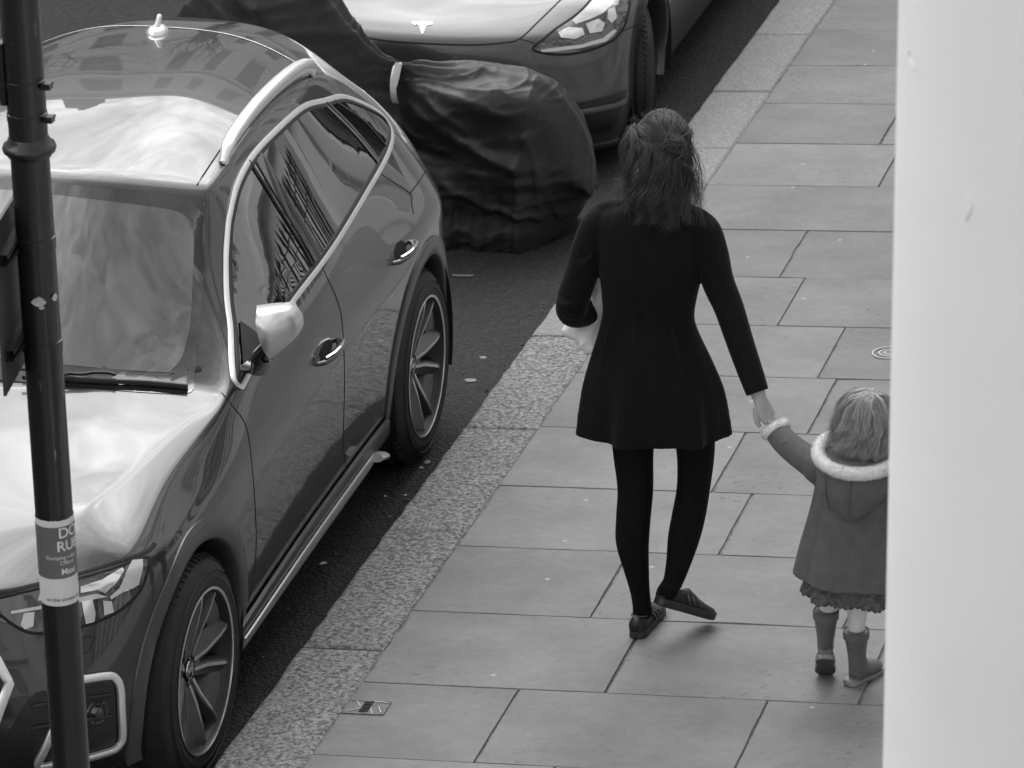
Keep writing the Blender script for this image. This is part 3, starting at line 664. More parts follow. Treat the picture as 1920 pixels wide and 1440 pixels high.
def arch_parts(B, root, ay, az, r0, r1, off=.006, m=None, z0=.26):
    for sd in (1, -1):
        V = []; F = []; pts = []
        n = 44
        for i in range(n + 1):
            a = R(-24) + (R(180 + 48)) * i / n
            cs, sn = math.cos(a), math.sin(a); zz = az + r1 * sn
            if az + r0 * sn < z0 - .02: continue
            lo, _ = B.side(ay + r1 * cs, max(az + r1 * sn, .30), sd)
            li, _ = B.side(ay + (r0 + .02) * cs, max(az + (r0 + .02) * sn, .30), sd)
            if lo is None: continue
            xo = abs(lo.x); xi = max(abs(li.x) if li else xo, xo) 
            pts.append((cs, sn, xo, xi))
        for cs, sn, xo, xi in pts:
            for rr, x_ in ((r1, xo - .004), (r1, xo + off), (r1 - .012, xo + off + .004), ((r0 + r1) / 2, max(xo, xi) * .5 + xi * .5 + off + .004), (r0 + .008, xi + off), (r0, xi + off - .008), (r0 - .002, xi - .05), (r0 + .02, xi - .16)):
                V.append((x_ * sd, ay + rr * cs, max(az + rr * sn, z0 - .03)))
        k = 8
        for i in range(len(pts) - 1):
            for j in range(k - 1): F.append((i * k + j, i * k + j + 1, (i + 1) * k + j + 1, (i + 1) * k + j))
        mb = MB(); mb.add(V, F); mb.obj('arch_trim', m or M_CLAD, root, True, 45)
        # dark liner
        V = []; F = []
        for i in range(25):
            a = R(-20) + R(220) * i / 24; cs, sn = math.cos(a), math.sin(a)
            for rr, x_ in ((r0 + .015, .93), (r0 + .02, .50), (.05, .50)): V.append((x_ * sd, ay + rr * cs, az + rr * sn))
        for i in range(24):
            for j in range(2): F.append((i * 3 + j, i * 3 + j + 1, i * 3 + j + 4, i * 3 + j + 3))
        mb = MB(); mb.add(V, F); mb.obj('wheel_well', M_GAP, root, False)
def mir(o, parent=None):
    """the same part on the other side"""
    me = o.data.copy(); me.transform(Matrix.Diagonal((-1, 1, 1, 1))); me.flip_normals()
    c = bpy.data.objects.new(o.name.split('.')[0], me); COL.objects.link(c); c.parent = parent or o.parent; c.matrix_local = o.matrix_local
    for ch in o.children: mir(ch, c)
    return c
def car_root(name, O, Mrows, lab, cat, shift=0):
    Mx = Matrix(Mrows)                       # columns: u (rear), v (lateral), w (up)
    X = Mx @ Vector((0, 1, 0)); Y = Mx @ Vector((1, 0, 0)); Z = Mx @ Vector((0, 0, 1)); o = Vector(O) - X * shift
    mw = Matrix(((X.x, Y.x, Z.x, o.x), (X.y, Y.y, Z.y, o.y), (X.z, Y.z, Z.z, o.z), (0, 0, 0, 1)))
    return tag(empty(name, mw=mw), lab, cat)
MR = [[-0.02167173, 0.99976481, -0.00081359], [0.99906104, 0.02168699, 0.03750615], [-0.03751497, 0, 0.99929607]]
# ---------------------------------------------------------------- SUV
suv = car_root('parked_car', (-4.14150916, 11.46453, .1432338), MR, 'glossy grey SUV with bright roof rails at the kerb, nearest car to the viewer', 'car', .94)
bpy.context.view_layer.update()
S = []
def st(*p): S.append(list(p))
lowA = [(-.30, .885, .24), (-.30, .910, .40), (-.30, .912, .60), (-.30, .900, .77)]
cz_ = lambda u: 1.050 + .2137 * u - .0373 * u * u
dz_ = lambda u: max(.004, .028 + .065 * u)
def bon(u6, h6, u7, u8, u9): return [(u6, h6, cz_(u6) - dz_(u6)), (u7, .50, cz_(u7) - .40 * dz_(u7)), (u8, .27, cz_(u8) - .10 * dz_(u8)), (u9, 0, cz_(u9))]
st(*lowA, (-.30, .872, .875), (-.30, .800, .925), *bon(-.30, .640, -.32, -.34, -.35))
st((0, .885, .24), (0, .925, .40), (0, .932, .60), (0, .928, .79), (0, .895, .90), (0, .815, .975), *bon(0, .698, -.03, -.06, -.07))
st((.33, .885, .24), (.33, .925, .40), (.33, .938, .60), (.33, .938, .80), (.33, .915, .925), (.33, .855, 1.025), *bon(.33, .762, .27, .20, .18))
st((.62, .885, .24), (.62, .915, .38), (.62, .932, .60), (.62, .940, .81), (.62, .922, .945), (.60, .872, 1.075), *bon(.60, .818, .56, .47, .43))
st((.98, .885, .24), (.98, .905, .37), (.98, .926, .60), (.98, .940, .82), (.98, .928, .955), (.98, .860, 1.165), (.95, .712, 1.305), (.90, .50, 1.385), (.83, .27, 1.420), (.80, 0, 1.432))
st((1.33, .885, .24), (1.33, .900, .37), (1.33, .923, .60), (1.33, .940, .825), (1.33, .932, .960), (1.33, .872, 1.18), (1.285, .642, 1.532), (1.22, .50, 1.588), (1.13, .27, 1.628), (1.10, 0, 1.640))
st((1.75, .885, .24), (1.75, .900, .37), (1.75, .922, .60), (1.75, .940, .83), (1.75, .935, .965), (1.75, .874, 1.19), (1.75, .634, 1.590), (1.72, .52, 1.655), (1.70, .29, 1.707), (1.69, 0, 1.718))
st((2.20, .885, .24), (2.20, .905, .37), (2.20, .926, .60), (2.20, .942, .83), (2.20, .938, .965), (2.20, .846, 1.203), (2.20, .626, 1.588), (2.20, .52, 1.650), (2.20, .29, 1.716), (2.20, 0, 1.730))
st((2.66, .885, .24), (2.66, .925, .40), (2.66, .935, .60), (2.66, .945, .82), (2.66, .938, .965), (2.66, .812, 1.208), (2.66, .612, 1.518), (2.66, .51, 1.600), (2.66, .29, 1.682), (2.66, 0, 1.700))
st((3.00, .885, .24), (3.00, .925, .40), (3.00, .932, .60), (3.00, .935, .80), (3.00, .925, .955), (3.00, .772, 1.205), (3.02, .608, 1.405), (3.00, .50, 1.510), (3.00, .29, 1.618), (3.00, 0, 1.640))
st((3.26, .86, .25), (3.26, .895, .42), (3.26, .90, .62), (3.26, .895, .80), (3.26, .875, .94), (3.30, .740, 1.135), (3.34, .628, 1.235), (3.30, .51, 1.315), (3.27, .29, 1.420), (3.26, 0, 1.44))
FR = [[(-.52, .76, .21), (-.68, .50, .20), (-.76, .25, .20), (-.79, 0, .20)],
      [(-.585, .785, .38), (-.755, .52, .38), (-.835, .26, .38), (-.86, 0, .38)],
      [(-.575, .785, .58), (-.745, .52, .58), (-.83, .26, .59), (-.86, 0, .59)],
      [(-.525, .765, .745), (-.69, .52, .745), (-.79, .26, .76), (-.815, 0, .765)],
      [(-.475, .735, .872), (-.62, .52, .880), (-.715, .26, .874), (-.745, 0, .870)]]
RR = [[(3.42, .72, .26), (3.50, .5, .26), (3.54, .25, .26), (3.55, 0, .26)],
      [(3.50, .77, .44), (3.62, .52, .44), (3.68, .26, .44), (3.70, 0, .44)],
      [(3.47, .765, .63), (3.59, .52, .63), (3.65, .26, .63), (3.67, 0, .63)],
      [(3.44, .75, .83), (3.55, .52, .84), (3.61, .26, .85), (3.63, 0, .85)],
      [(3.455, .70, 1.03), (3.56, .52, 1.09), (3.60, .26, 1.12), (3.61, 0, 1.125)]]
def fm(i, j):
    if i == 9 and j in (7, 8): return 2
    return 0
def cr(k, i, j):
    if k == 'L': return {4: .35, 6: .95 if i < 3 else .35, 5: .25, 0: .9}.get(j, 0)
    if k == 'S': return .95 if i == 3 and j >= 6 else (.55 if i == 5 and j >= 6 else (.7 if i == 9 and j >= 6 else 0))
    return {'F': .55, 'R': .4}[k]
B = Body(suv, S, FR, RR, fm, cr, [None, None, None], 4)
# windscreen: dark printed edge is the split-off glass; the clear middle sits on it
wsi = [(q, B.topp(q[0], q[1])) for q in ()]
def sym(pts): return pts + [(-a, b) for a, b in pts[::-1]]
A4 = []
# glass panels on the side, outline in (y, z)
DLO = [(.675, 1.103), (.70, 1.118), (.86, 1.203), (.96, 1.270), (1.05, 1.333), (1.155, 1.408), (1.26, 1.472), (1.42, 1.528), (1.65, 1.560), (1.95, 1.563), (2.25, 1.543), (2.5, 1.490), (2.75, 1.43), (2.95, 1.345), (3.08, 1.275), (3.10, 1.245), (3.04, 1.228), (2.8, 1.222), (2.3, 1.216), (1.8, 1.206), (1.3, 1.188), (.95, 1.150), (.75, 1.116), (.70, 1.106)]
def spline2(pts, n=5, closed=True):
    return [(p.x, p.y) for p in catmull([Vector((a, b, 0)) for a, b in pts], n, closed)]
dl = spline2(DLO)
win = B.patch('side_window', dl, .002, M_GLASS, proj='side', step=.05)
# interior look: black pillars between the panes
chrome_pts = [q for q in (B.side(a, b) for a, b in dl) if q[0] is not None]
# chrome surround offset outwards from the glass outline
cen = Vector((1.9, 1.33))
def offset_poly(pl, d):
    o = []; k = len(pl)
    for i in range(k):
        a = Vector(pl[i - 1]); b = Vector(pl[(i + 1) % k]); t = (b - a).normalized(); n_ = Vector((-t.y, t.x)); o.append((pl[i][0] + n_.x * d, pl[i][1] + n_.y * d))
    return o
area = sum(dl[i - 1][0] * dl[i][1] - dl[i][0] * dl[i - 1][1] for i in range(len(dl)))
sg_ = 1 if area < 0 else -1
cp = [q for q in (B.side(a, b) for a, b in offset_poly(dl, .014 * sg_)) if q[0] is not None]
chr_ = B.ribbon('window_surround', cp, .021, .004, .004, M_ALU, closed=True)
gk = [q for q in (B.side(a, b) for a, b in offset_poly(dl, .001 * sg_)) if q[0] is not None]
gas = B.ribbon('window_seal', gk, .016, .004, .003, M_BLK, closed=True)
def pil(pts, wd, m=M_GBLK, nm='window_pillar', off=.004, th=.003):
    P = [Vector((a, b, 0)) for a, b in pts]; Q = catmull(P, 10)
    return B.ribbon(nm, [q for q in (B.side(p.x, p.y) for p in Q) if q[0] is not None], wd, off, th, m)
side_parts = [win, chr_, gas,
    pil([(1.66, 1.575), (1.64, 1.40), (1.63, 1.205)], .085), pil([(1.575, 1.570), (1.565, 1.40), (1.565, 1.200)], .010, M_BLK, 'window_seal', .006),
    pil([(2.50, 1.505), (2.62, 1.36), (2.68, 1.222)], .045), pil([(2.62, 1.47), (2.80, 1.34), (2.86, 1.225)], .012, M_BLK, 'window_seal', .005)]
# mirror corner triangle
side_parts.append(B.patch('mirror_corner_trim', [(.76, 1.135), (.92, 1.225), (.95, 1.165), (.85, 1.135)], .007, M_BLK, proj='side', step=.05))
# panel gaps on the kerb side traced on the skin
def gap(pl, wd=.006, smooth=6, nm='panel_gap', off=-.0015, th=.003, m=M_GAP):
    pn = B.pixs(pl, smooth); return B.ribbon(nm, pn, wd, off, th, m) if len(pn) > 2 else None
for pl_ in ([(416, 737), (440, 766), (460, 796), (470, 850), (479, 960), (479, 1050), (466, 1130)],
            [(600, 492), (618, 530), (631, 560), (641, 600), (646, 700), (644, 820), (648, 870), (657, 905)],
            [(706, 320), (735, 340), (768, 362), (772, 385), (776, 402)],
            [(648, 862), (590, 935), (520, 1030), (468, 1110)]):
    g_ = gap(pl_)
    if g_: side_parts.append(g_)
# sill and its aluminium trim strip
def longribbon(pts, wd, off, th, m, nm, n=10):
    Q = catmull([Vector((a, b, 0)) for a, b in pts], n)
    return B.ribbon(nm, [q for q in (B.side(p.x, p.y) for p in Q) if q[0] is not None], wd, off, th, m)
side_parts.append(longribbon([(.43, .300), (1.2, .300), (2.0, .302), (2.32, .306)], .085, .012, .012, M_CLAD, 'sill'))
side_parts.append(longribbon([(.45, .272), (1.2, .272), (1.9, .274), (2.10, .276)], .046, .030, .006, M_ALUD, 'sill_trim'))
# tail of the sill trim hooks downwards
mb = MB(); mb.tube([(.935, 2.08, .285), (.938, 2.15, .268), (.934, 2.19, .245)], [(.016, .030), (.016, .034), (.012, .022)], 10); side_parts.append(mb.obj('sill_trim_end', M_ALUD, suv, True, 50))
# door handles: recess, grip, bright strip
for (hy, hz) in ((1.475, .925), (2.47, .952)):
    loc, nn = B.side(hy, hz); x = loc.x
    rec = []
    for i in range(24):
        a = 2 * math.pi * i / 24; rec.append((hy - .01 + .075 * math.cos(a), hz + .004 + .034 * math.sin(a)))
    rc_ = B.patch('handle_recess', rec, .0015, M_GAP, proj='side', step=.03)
    mb = MB(); mb.tube([(x - .004, hy - .115, hz - .006), (x + .018, hy - .10, hz - .004), (x + .034, hy - .05, hz), (x + .038, hy + .02, hz + .002), (x + .034, hy + .07, hz + .003), (x + .016, hy + .105, hz + .003), (x - .004, hy + .112, hz + .002)], [(.008, .012), (.010, .014), (.009, .017), (.009, .018), (.009, .017), (.010, .015), (.008, .012)], 12, up=(0, 0, 1))
    hd = mb.obj('door_handle', M_PAINT, suv, True, 50)
    mb = MB(); mb.tube([(x + .022, hy - .09, hz + .012), (x + .041, hy - .045, hz + .017), (x + .046, hy + .02, hz + .019), (x + .041, hy + .07, hz + .018), (x + .022, hy + .10, hz + .014)], [(.004, .007)] * 5, 8, up=(0, 0, 1))
    mb.obj('handle_strip', M_CHR, hd, True, 50)
    side_parts += [rc_, hd]
# mirror
def mirror_(B_, root, px_, py_, pz_, cap_m, base=(.86, .70, 1.13), s=1.0):
    e = bpy.data.objects.new('wing_mirror', None); COL.objects.link(e); e.parent = root; e.location = (px_, py_, pz_)
    c = [(-.047, -.035, .083), (.051, -.005, .104), (.088, .030, .022), (.064, .025, -.036), (-.010, -.015, -.103), (-.028, -.050, -.040), (-.047, -.055, .040)]; pc = (.018, -.062, .014)
    bk = [(-.080, .055, .066), (.046, .080, .092), (.080, .088, .020), (.058, .082, -.034), (-.020, .062, -.094), (-.072, .050, -.062), (-.088, .045, .018)]
    def shell(nm, V, F, m, par, crease):
        me = bpy.data.meshes.new(nm); me.from_pydata(V, [], F); me.update(); o = fin(nm, me, m, par)
        at_ = me.attributes.new('crease_edge', 'FLOAT', 'EDGE')
        for ed in me.edges:
            cnt = sum(1 for f in F if ed.vertices[0] in f and ed.vertices[1] in f)
            at_.data[ed.index].value = crease if cnt < 2 else 0
        md = o.modifiers.new('s', 'SUBSURF'); md.levels = 3; apply_mods(o); me = o.data
        bm = bmesh.new(); bm.from_mesh(me); bmesh.ops.recalc_face_normals(bm, faces=bm.faces); bm.to_mesh(me); bm.free()
        me.polygons.foreach_set('use_smooth', [True] * len(me.polygons)); return o
    V = [pc] + c + bk[:5]
    shell('mirror_cap', V, [(0, 1, 2), (0, 2, 3), (0, 3, 4), (0, 4, 5), (0, 5, 6), (0, 6, 7), (0, 7, 1), (1, 8, 9, 2), (2, 9, 10, 3), (3, 10, 11, 4), (4, 11, 12, 5)], cap_m, e, .9)
    ho = shell('mirror_housing', c + bk, [(4, 11, 12, 5), (5, 12, 13, 6), (6, 13, 7, 0)], M_GBLK, e, .9)
    mb = MB(); cc = Vector((0, .062, 0)); mb.add([cc.lerp(Vector(p), .93) for p in bk], [tuple(range(7))]); mb.obj('mirror_glass', M_CHR, ho, False)
    mb = MB(); b0 = Vector(base) - Vector((px_, py_, pz_)); mb.tube([b0, b0 + Vector((.05, -.01, -.005)), Vector((-.045, .02, -.085)), Vector((-.015, .02, -.055))], [(.018, .040), (.020, .038), (.022, .042), (.022, .046)], 14, up=(0, 0, 1)); mb.obj('mirror_foot', M_GBLK, e, True, 60)
    # indicator strip
    return e
mirror_(B, suv, 1.012, .62, 1.312, M_MIR, base=(.865, .74, 1.135)).rotation_euler = (0, R(0), R(-4))
bpy.context.view_layer.update()
# offside copies of the side furniture
for o in [p for p in side_parts if p] + [o for o in suv.children if o.name.startswith('wing_mirror')]:
    if o.type == 'MESH': mir(o)
m2 = mirror_(B, suv, 1.012, .62, 1.312, M_MIR, base=(.865, .74, 1.135)); m2.rotation_euler = (0, R(0), R(-4))
bpy.context.view_layer.update()
mlm = m2.matrix_local.copy(); m2.matrix_local = Matrix.Diagonal((-1, 1, 1, 1)) @ mlm
# roof rails
for sd in (1, -1):
    P = catmull([Vector((.594 * sd, 1.44, 1.603)), Vector((.596 * sd, 1.50, 1.648)), Vector((.592 * sd, 1.62, 1.668)), Vector((.588 * sd, 1.85, 1.683)), Vector((.586 * sd, 2.1, 1.683)), Vector((.585 * sd, 2.35, 1.668)), Vector((.585 * sd, 2.52, 1.640)), Vector((.585 * sd, 2.60, 1.600))], 6)
    k = len(P); rr = [(.010 + .008 * min(1, min(i, k - 1 - i) / 5), .012 + .012 * min(1, min(i, k - 1 - i) / 6)) for i in range(k)]
    mb = MB(); mb.tube(P, rr, 12, up=(0, 0, 1), sq=.7)
    ro = mb.obj('roof_rail', M_ALU, suv, True, 60)
    mb = MB(); mb.tube([p - Vector((0, 0, .022)) for p in P[1:-1]], (.02, .012), 8, up=(0, 0, 1)); mb.obj('rail_foot', M_ALU, ro, True, 60)
    Q = [B.topp(.560 * sd + .0 * y_, y_) for y_ in [1.25 + i * .07 for i in range(20)]]
    B.ribbon('roof_seam', [q for q in Q if q[0] is not None], .006, -.001, .0025, M_GAP)
Q = [B.topp(-.58 + 1.16 * i / 30, 2.66 - .06 * (abs(i - 15) / 15) ** 2) for i in range(31)]
B.ribbon('roof_seam', [q for q in Q if q[0] is not None], .007, -.001, .0025, M_GAP)
B.ribbon('roof_seam_highlight', [(q[0] + Vector((0, .006, 0)), q[1]) for q in Q if q[0] is not None], .004, .001, .001, M_ALU)
# aerial
ax, ay = .0, 2.555; loc, nn = B.topp(ax, ay)
e = bpy.data.objects.new('roof_aerial', None); COL.objects.link(e); e.parent = suv; e.location = loc
mb = MB(); mb.lathe([(0, .026), (.022, .025), (.036, .014), (.040, 0), (.040, -.01)], 24, Matrix.Diagonal((1.0, 1.6, 1, 1))); mb.obj('aerial_base', M_ALU, e, True, 60)
mb = MB(); mb.tube([(0, -.012, .010), (.002, -.002, .028), (.005, .010, .050), (.007, .016, .062), (.007, .018, .066)], [(.020, .014), (.014, .012), (.0115, .0105), (.0105, .0095), (.005, .005)], 12); mb.obj('aerial_mast', M_ALU, e, True, 60)
# bonnet: front shut line, traced edges
pn = B.pixs([(-60, 1128), (0, 1112), (60, 1098), (140, 1078), (210, 1057), (262, 1040), (280, 1030), (291, 1018)], 6)
B.ribbon('bonnet_gap', pn, .016, -.002, .003, M_GAP)
# headlight on the kerb side
HL = [(278, 1046), (277, 1062), (268, 1095), (250, 1122), (215, 1150), (165, 1171), (110, 1184), (60, 1187), (25, 1172), (-8, 1148), (-45, 1142), (-70, 1145), (-60, 1136), (0, 1121), (60, 1107), (140, 1087), (210, 1067), (258, 1049)]
hlp = [(p.x, p.y) for p in catmull([Vector((a, b, 0)) for a, b in HL], 4, True)]
hl = B.patch('headlight', hlp, .003, M_LENS, step=14)
B.ribbon('headlight_seal', B.pixs(HL, 4, True), .010, .002, .003, M_GAP, hl, closed=True)
def hp(nm, pl, off, m, step=10): return B.patch(nm, pl, off, m, hl, step=step)
hp('daylight_strip', [(205, 1118), (222, 1103), (236, 1072), (247, 1052), (266, 1050), (266, 1062), (258, 1096), (246, 1104), (238, 1100), (226, 1112), (206, 1124)], .007, M_LEDW)
hp('lamp_reflector', [(150, 1100), (190, 1088), (228, 1066), (232, 1070), (216, 1094), (204, 1104), (196, 1113), (182, 1106), (150, 1112)], .006, M_LED)
hp('lamp_reflector', [(20, 1146), (90, 1133), (180, 1113), (200, 1119), (150, 1129), (90, 1140), (20, 1151)], .006, M_LEDW)
hp('lamp_lens', [(152, 1128), (172, 1124), (178, 1150), (176, 1166), (160, 1170), (156, 1150)], .0065, M_LED)
hp('lamp_lens', [(192, 1126), (208, 1128), (212, 1148), (194, 1154)], .0065, M_ALUD)
hp('lamp_lens', [(44, 1150), (64, 1147), (62, 1174), (46, 1180), (38, 1172)], .0065, M_ALUD)
hp('lamp_reflector', [(74, 1112), (90, 1108), (86, 1124), (70, 1126)], .0065, M_LEDW)
mir(hl)
# lower side intake with bright frame and fog lamp
IN = [(150, 1288), (198, 1280), (210, 1292), (214, 1330), (215, 1385), (206, 1400), (160, 1412), (72, 1424), (12, 1400), (30, 1350), (64, 1302), (100, 1294)]
inn = B.patch('side_intake', [(p.x, p.y) for p in catmull([Vector((a, b, 0)) for a, b in IN], 4, True)], .003, M_BLK, step=14)
FRm = [(96, 1282), (150, 1273), (200, 1266), (214, 1272), (222, 1290), (224, 1330), (226, 1378), (220, 1394), (208, 1404), (160, 1418), (110, 1427), (70, 1432), (84, 1400), (104, 1352)]
pn = B.pixs(FRm, 5, False)
B.ribbon('intake_frame', pn, .024, .010, .010, M_ALU, inn)
for yy in (1310, 1350): B.ribbon('intake_vane', B.pixs([(60, yy + 14), (120, yy + 4), (205, yy - 8)], 5), .012, .008, .006, M_BLK, inn)
loc, nn = B.pix(183, 1336)
if loc:
    mb = MB(); mb.lathe([(0, .018), (.016, .014), (.026, 0), (.036, .004), (.040, 0), (.040, -.01)], 32, Matrix.Translation(loc) @ nn.to_track_quat('Z', 'Y').to_matrix().to_4x4()); mb.obj('fog_lamp', M_GBLK, inn, True, 40)
mir(inn)
# bumper washer cap and lower lip line
B.ribbon('panel_gap', B.pixs([(154, 1196), (176, 1194), (172, 1208), (166, 1222), (154, 1226)], 4), .003, -.0005, .0015, M_GAP)
# grille with frame (octagonal), seen at the left edge
GRl = [(-.50, .705), (.50, .705), (.545, .62), (.46, .36), (.38, .31), (-.38, .31), (-.46, .36), (-.545, .62)]
gr = B.patch('grille', GRl, .003, M_BLK, proj='front', step=.06)
Gp = []
for i in range(8):
    a, b = Vector(GRl[i]), Vector(GRl[(i + 1) % 8])
    for j in range(8): q = a.lerp(b, j / 8); Gp.append(B.frontp(q.x, q.y))
B.ribbon('grille_frame', [q for q in Gp if q[0] is not None], .030, .008, .009, M_ALU, gr, closed=True)
for i in range(-8, 9):
    x_ = i * .055; z1_ = .68; z0_ = .34 + max(0, abs(x_) - .38) * 1.5
    Qs = [B.frontp(x_, z0_ + (z1_ - z0_) * j / 6) for j in range(7)]
    B.ribbon('grille_bar', [q for q in Qs if q[0] is not None], .010, .006, .007, M_ALUD, gr)
for k in range(4):
    th = [2 * math.pi * q / 28 for q in range(29)]; V, F = tube_data([((k - 1.5) * .066 + .045 * math.cos(a), -.885, .60 + .045 * math.sin(a)) for a in th], .006, 6, cap=False)
    mb = MB(); mb.add(V, F); mb.obj('emblem_ring', M_CHR, gr)
mb = MB(); mb.box((0, -.872, .44), (.52, .012, .11)); mb.obj('number_plate', M_STUC, gr, False)
# cowl, wiper
B.ribbon('cowl_gap', [q for q in (B.topp(-.74 + 1.48 * i / 40, .44 + .20 * (abs(i - 20) / 20) ** 2 * 1.15) for i in range(41)) if q[0] is not None], .030, -.004, .006, M_GAP)
wp = B.pixs([(60, 704), (120, 714), (150, 718), (210, 721), (280, 724), (352, 731)], 6)
if len(wp) > 3:
    w0 = B.ribbon('wiper', wp, [.014] * len(wp), .012, .010, M_BLK, taper=False)
    B.ribbon('wiper_arm', B.pixs([(40, 700), (100, 709), (150, 714), (176, 711), (206, 712), (215, 718)], 5), .010, .030, .006, M_BLK, w0)
# windscreen clear area: outline traced on the glass
WS = [(0, 352), (100, 366), (200, 378), (300, 391), (338, 400), (356, 418), (363, 445), (361, 520), (357, 600), (350, 640), (340, 672), (322, 694), (304, 699), (200, 692), (100, 683), (0, 676)]
loc_ws = B.pixs(WS, 3)
wsp = [(l.x, l.y) for l, n_ in loc_ws]
wsp = [p for p in wsp]
full = wsp + [(-a, b) for a, b in wsp[::-1] if a > .12]
full = [p for p in wsp if p[0] > .12] ; full = full + [(-a, b) for a, b in full[::-1]]
fo = B.pixs([(-10, 337), (60, 341), (130, 347), (200, 354), (300, 363), (374, 371), (383, 390), (383, 470), (380, 540), (376, 600), (370, 660), (364, 705), (358, 736), (300, 738), (200, 731), (100, 722), (0, 712)], 3)
fp = [(l.x, l.y) for l, n_ in fo if l.x > .12]; fpp = fp + [(-a, b) for a, b in fp[::-1]]
B.patch('windscreen', fpp, .002, M_FRIT, proj='top', step=.05)
B.split({2: ('rear_window', M_GLASS)}, [(0, .372, .432), (2.819, .372, .432)], M_PAINT)
ws_o = [o for o in suv.children if o.name.startswith('windscreen')][0]
B.patch('clear_glass', full, .0035, M_WSG, ws_o, proj='top', step=.07)
# tail lamps, rear panel line
for sd in (1, -1):
    B.patch('tail_lamp', [(sd * a, b) for a, b in ((.45, .93), (.70, .93), (.86, .90), (.87, .97), (.80, 1.02), (.5, 1.00))], .003, M_LENS, proj='front' if False else 'front', step=.06) if False else None
arch_parts(B, suv, 0, .372, .425, .500); arch_parts(B, suv, 2.819, .372, .425, .500)
# rear corner panel gaps
for pl_ in ([(808, 262), (812, 290), (806, 300), (800, 318), (782, 345), (769, 362)],):
    gap(pl_)
fl = MB(); fl.box((0, 1.40, .255), (1.60, 4.0, .03)); fl.box((0, 1.41, .42), (1.05, 4.3, .3)); fl.obj('underbody', M_BLK, suv, False)
for sd in (1, -1):
    wheel(suv, sd, 0.0, .2725, .369, .255, 'v', steer=R(-1.5), spin=R(15), logo=True)
    wheel(suv, sd, 2.819, .2725, .369, .255, 'v', spin=R(12), logo=True)
# ---------------------------------------------------------------- second car
O2 = (-5.20, 18.43, RD(18.43))
sed = car_root('parked_car', O2, [[-0.012, 0.99993, 0], [0.99922, 0.012, .03754], [-.03754, 0, .9993]], 'dark saloon with a small T emblem on its nose, beyond the covered motorbike', 'car', 0)
bpy.context.view_layer.update()
def lowr(u, a=.87): return [(u, a, .19), (u, .905, .36), (u, .92, .55), (u, .912, .70)]
S2 = [
 [(-.38, .87, .12), (-.38, .905, .28), (-.38, .905, .46), (-.38, .895, .61), (-.38, .868, .695), (-.38, .80, .735), (-.38, .66, .745), (-.38, .48, .742), (-.38, .25, .752), (-.38, 0, .755)],
 [(0, .86, .19), (0, .905, .36), (0, .917, .54), (0, .91, .675), (0, .885, .765), (0, .82, .815), (0, .70, .81), (0, .50, .80), (0, .27, .82), (0, 0, .825)],
 lowr(.38) + [(.38, .888, .80), (.38, .83, .855), (.38, .72, .865), (.38, .5, .872), (.36, .27, .89), (.35, 0, .895)],
 lowr(.75) + [(.75, .892, .825), (.75, .845, .885), (.80, .76, .905), (.70, .55, .93), (.60, .3, .95), (.55, 0, .955)],
 lowr(1.2) + [(1.2, .895, .84), (1.2, .85, .91), (1.25, .665, 1.16), (1.18, .5, 1.20), (1.10, .27, 1.225), (1.05, 0, 1.235)],
 lowr(1.7) + [(1.7, .895, .85), (1.7, .855, .93), (1.7, .575, 1.37), (1.65, .45, 1.405), (1.58, .25, 1.42), (1.55, 0, 1.425)],
 lowr(2.2) + [(2.2, .897, .86), (2.2, .855, .94), (2.2, .57, 1.375), (2.2, .47, 1.415), (2.2, .25, 1.44), (2.2, 0, 1.445)],
 lowr(2.8) + [(2.8, .90, .87), (2.8, .855, .96), (2.8, .56, 1.30), (2.8, .47, 1.345), (2.8, .25, 1.385), (2.8, 0, 1.395)],
 lowr(3.2) + [(3.2, .89, .88), (3.2, .83, .98), (3.2, .60, 1.16), (3.2, .47, 1.21), (3.2, .25, 1.25), (3.2, 0, 1.26)],
 [(3.42, .84, .2), (3.42, .88, .36), (3.42, .89, .55), (3.42, .885, .70), (3.42, .86, .86), (3.42, .79, .99), (3.42, .68, 1.04), (3.42, .5, 1.075), (3.42, .27, 1.11), (3.42, 0, 1.12)]]
F2 = [[(-.56, .80, .09), (-.71, .53, .085), (-.77, .26, .085), (-.79, 0, .085)],
      [(-.615, .845, .23), (-.765, .56, .23), (-.82, .28, .23), (-.84, 0, .23)],
      [(-.61, .845, .39), (-.765, .56, .39), (-.825, .27, .43), (-.845, 0, .43)],
      [(-.585, .815, .53), (-.74, .54, .54), (-.805, .27, .555), (-.825, 0, .56)],
      [(-.54, .76, .64), (-.675, .52, .645), (-.735, .26, .65), (-.755, 0, .652)]]
R2 = [[(3.60, .72, .22), (3.70, .5, .22), (3.75, .25, .22), (3.76, 0, .22)], [(3.66, .78, .4), (3.78, .52, .4), (3.83, .26, .4), (3.84, 0, .4)],
      [(3.66, .78, .6), (3.78, .52, .6), (3.83, .26, .6), (3.84, 0, .6)], [(3.63, .77, .78), (3.74, .52, .78), (3.79, .26, .78), (3.80, 0, .78)],
      [(3.60, .72, .98), (3.70, .52, 1.02), (3.74, .26, 1.05), (3.75, 0, 1.06)]]
T = Body(sed, S2, F2, R2, lambda i, j: 0, lambda k, i, j: ({4: .3, 6: .4, 0: .9}.get(j, 0) if k == 'L' else (.8 if k == 'S' and i == 3 and j >= 6 else (.25 if k == 'F' else 0))), [None], 4)
def tri(nm, pl, wd, off=-.001, th=.0025, m=M_GAP, par=None, sm=5, closed=False):
    pn = T.pixs(pl, sm, closed); return T.ribbon(nm, pn, wd, off, th, m, par, closed=closed) if len(pn) > 2 else None
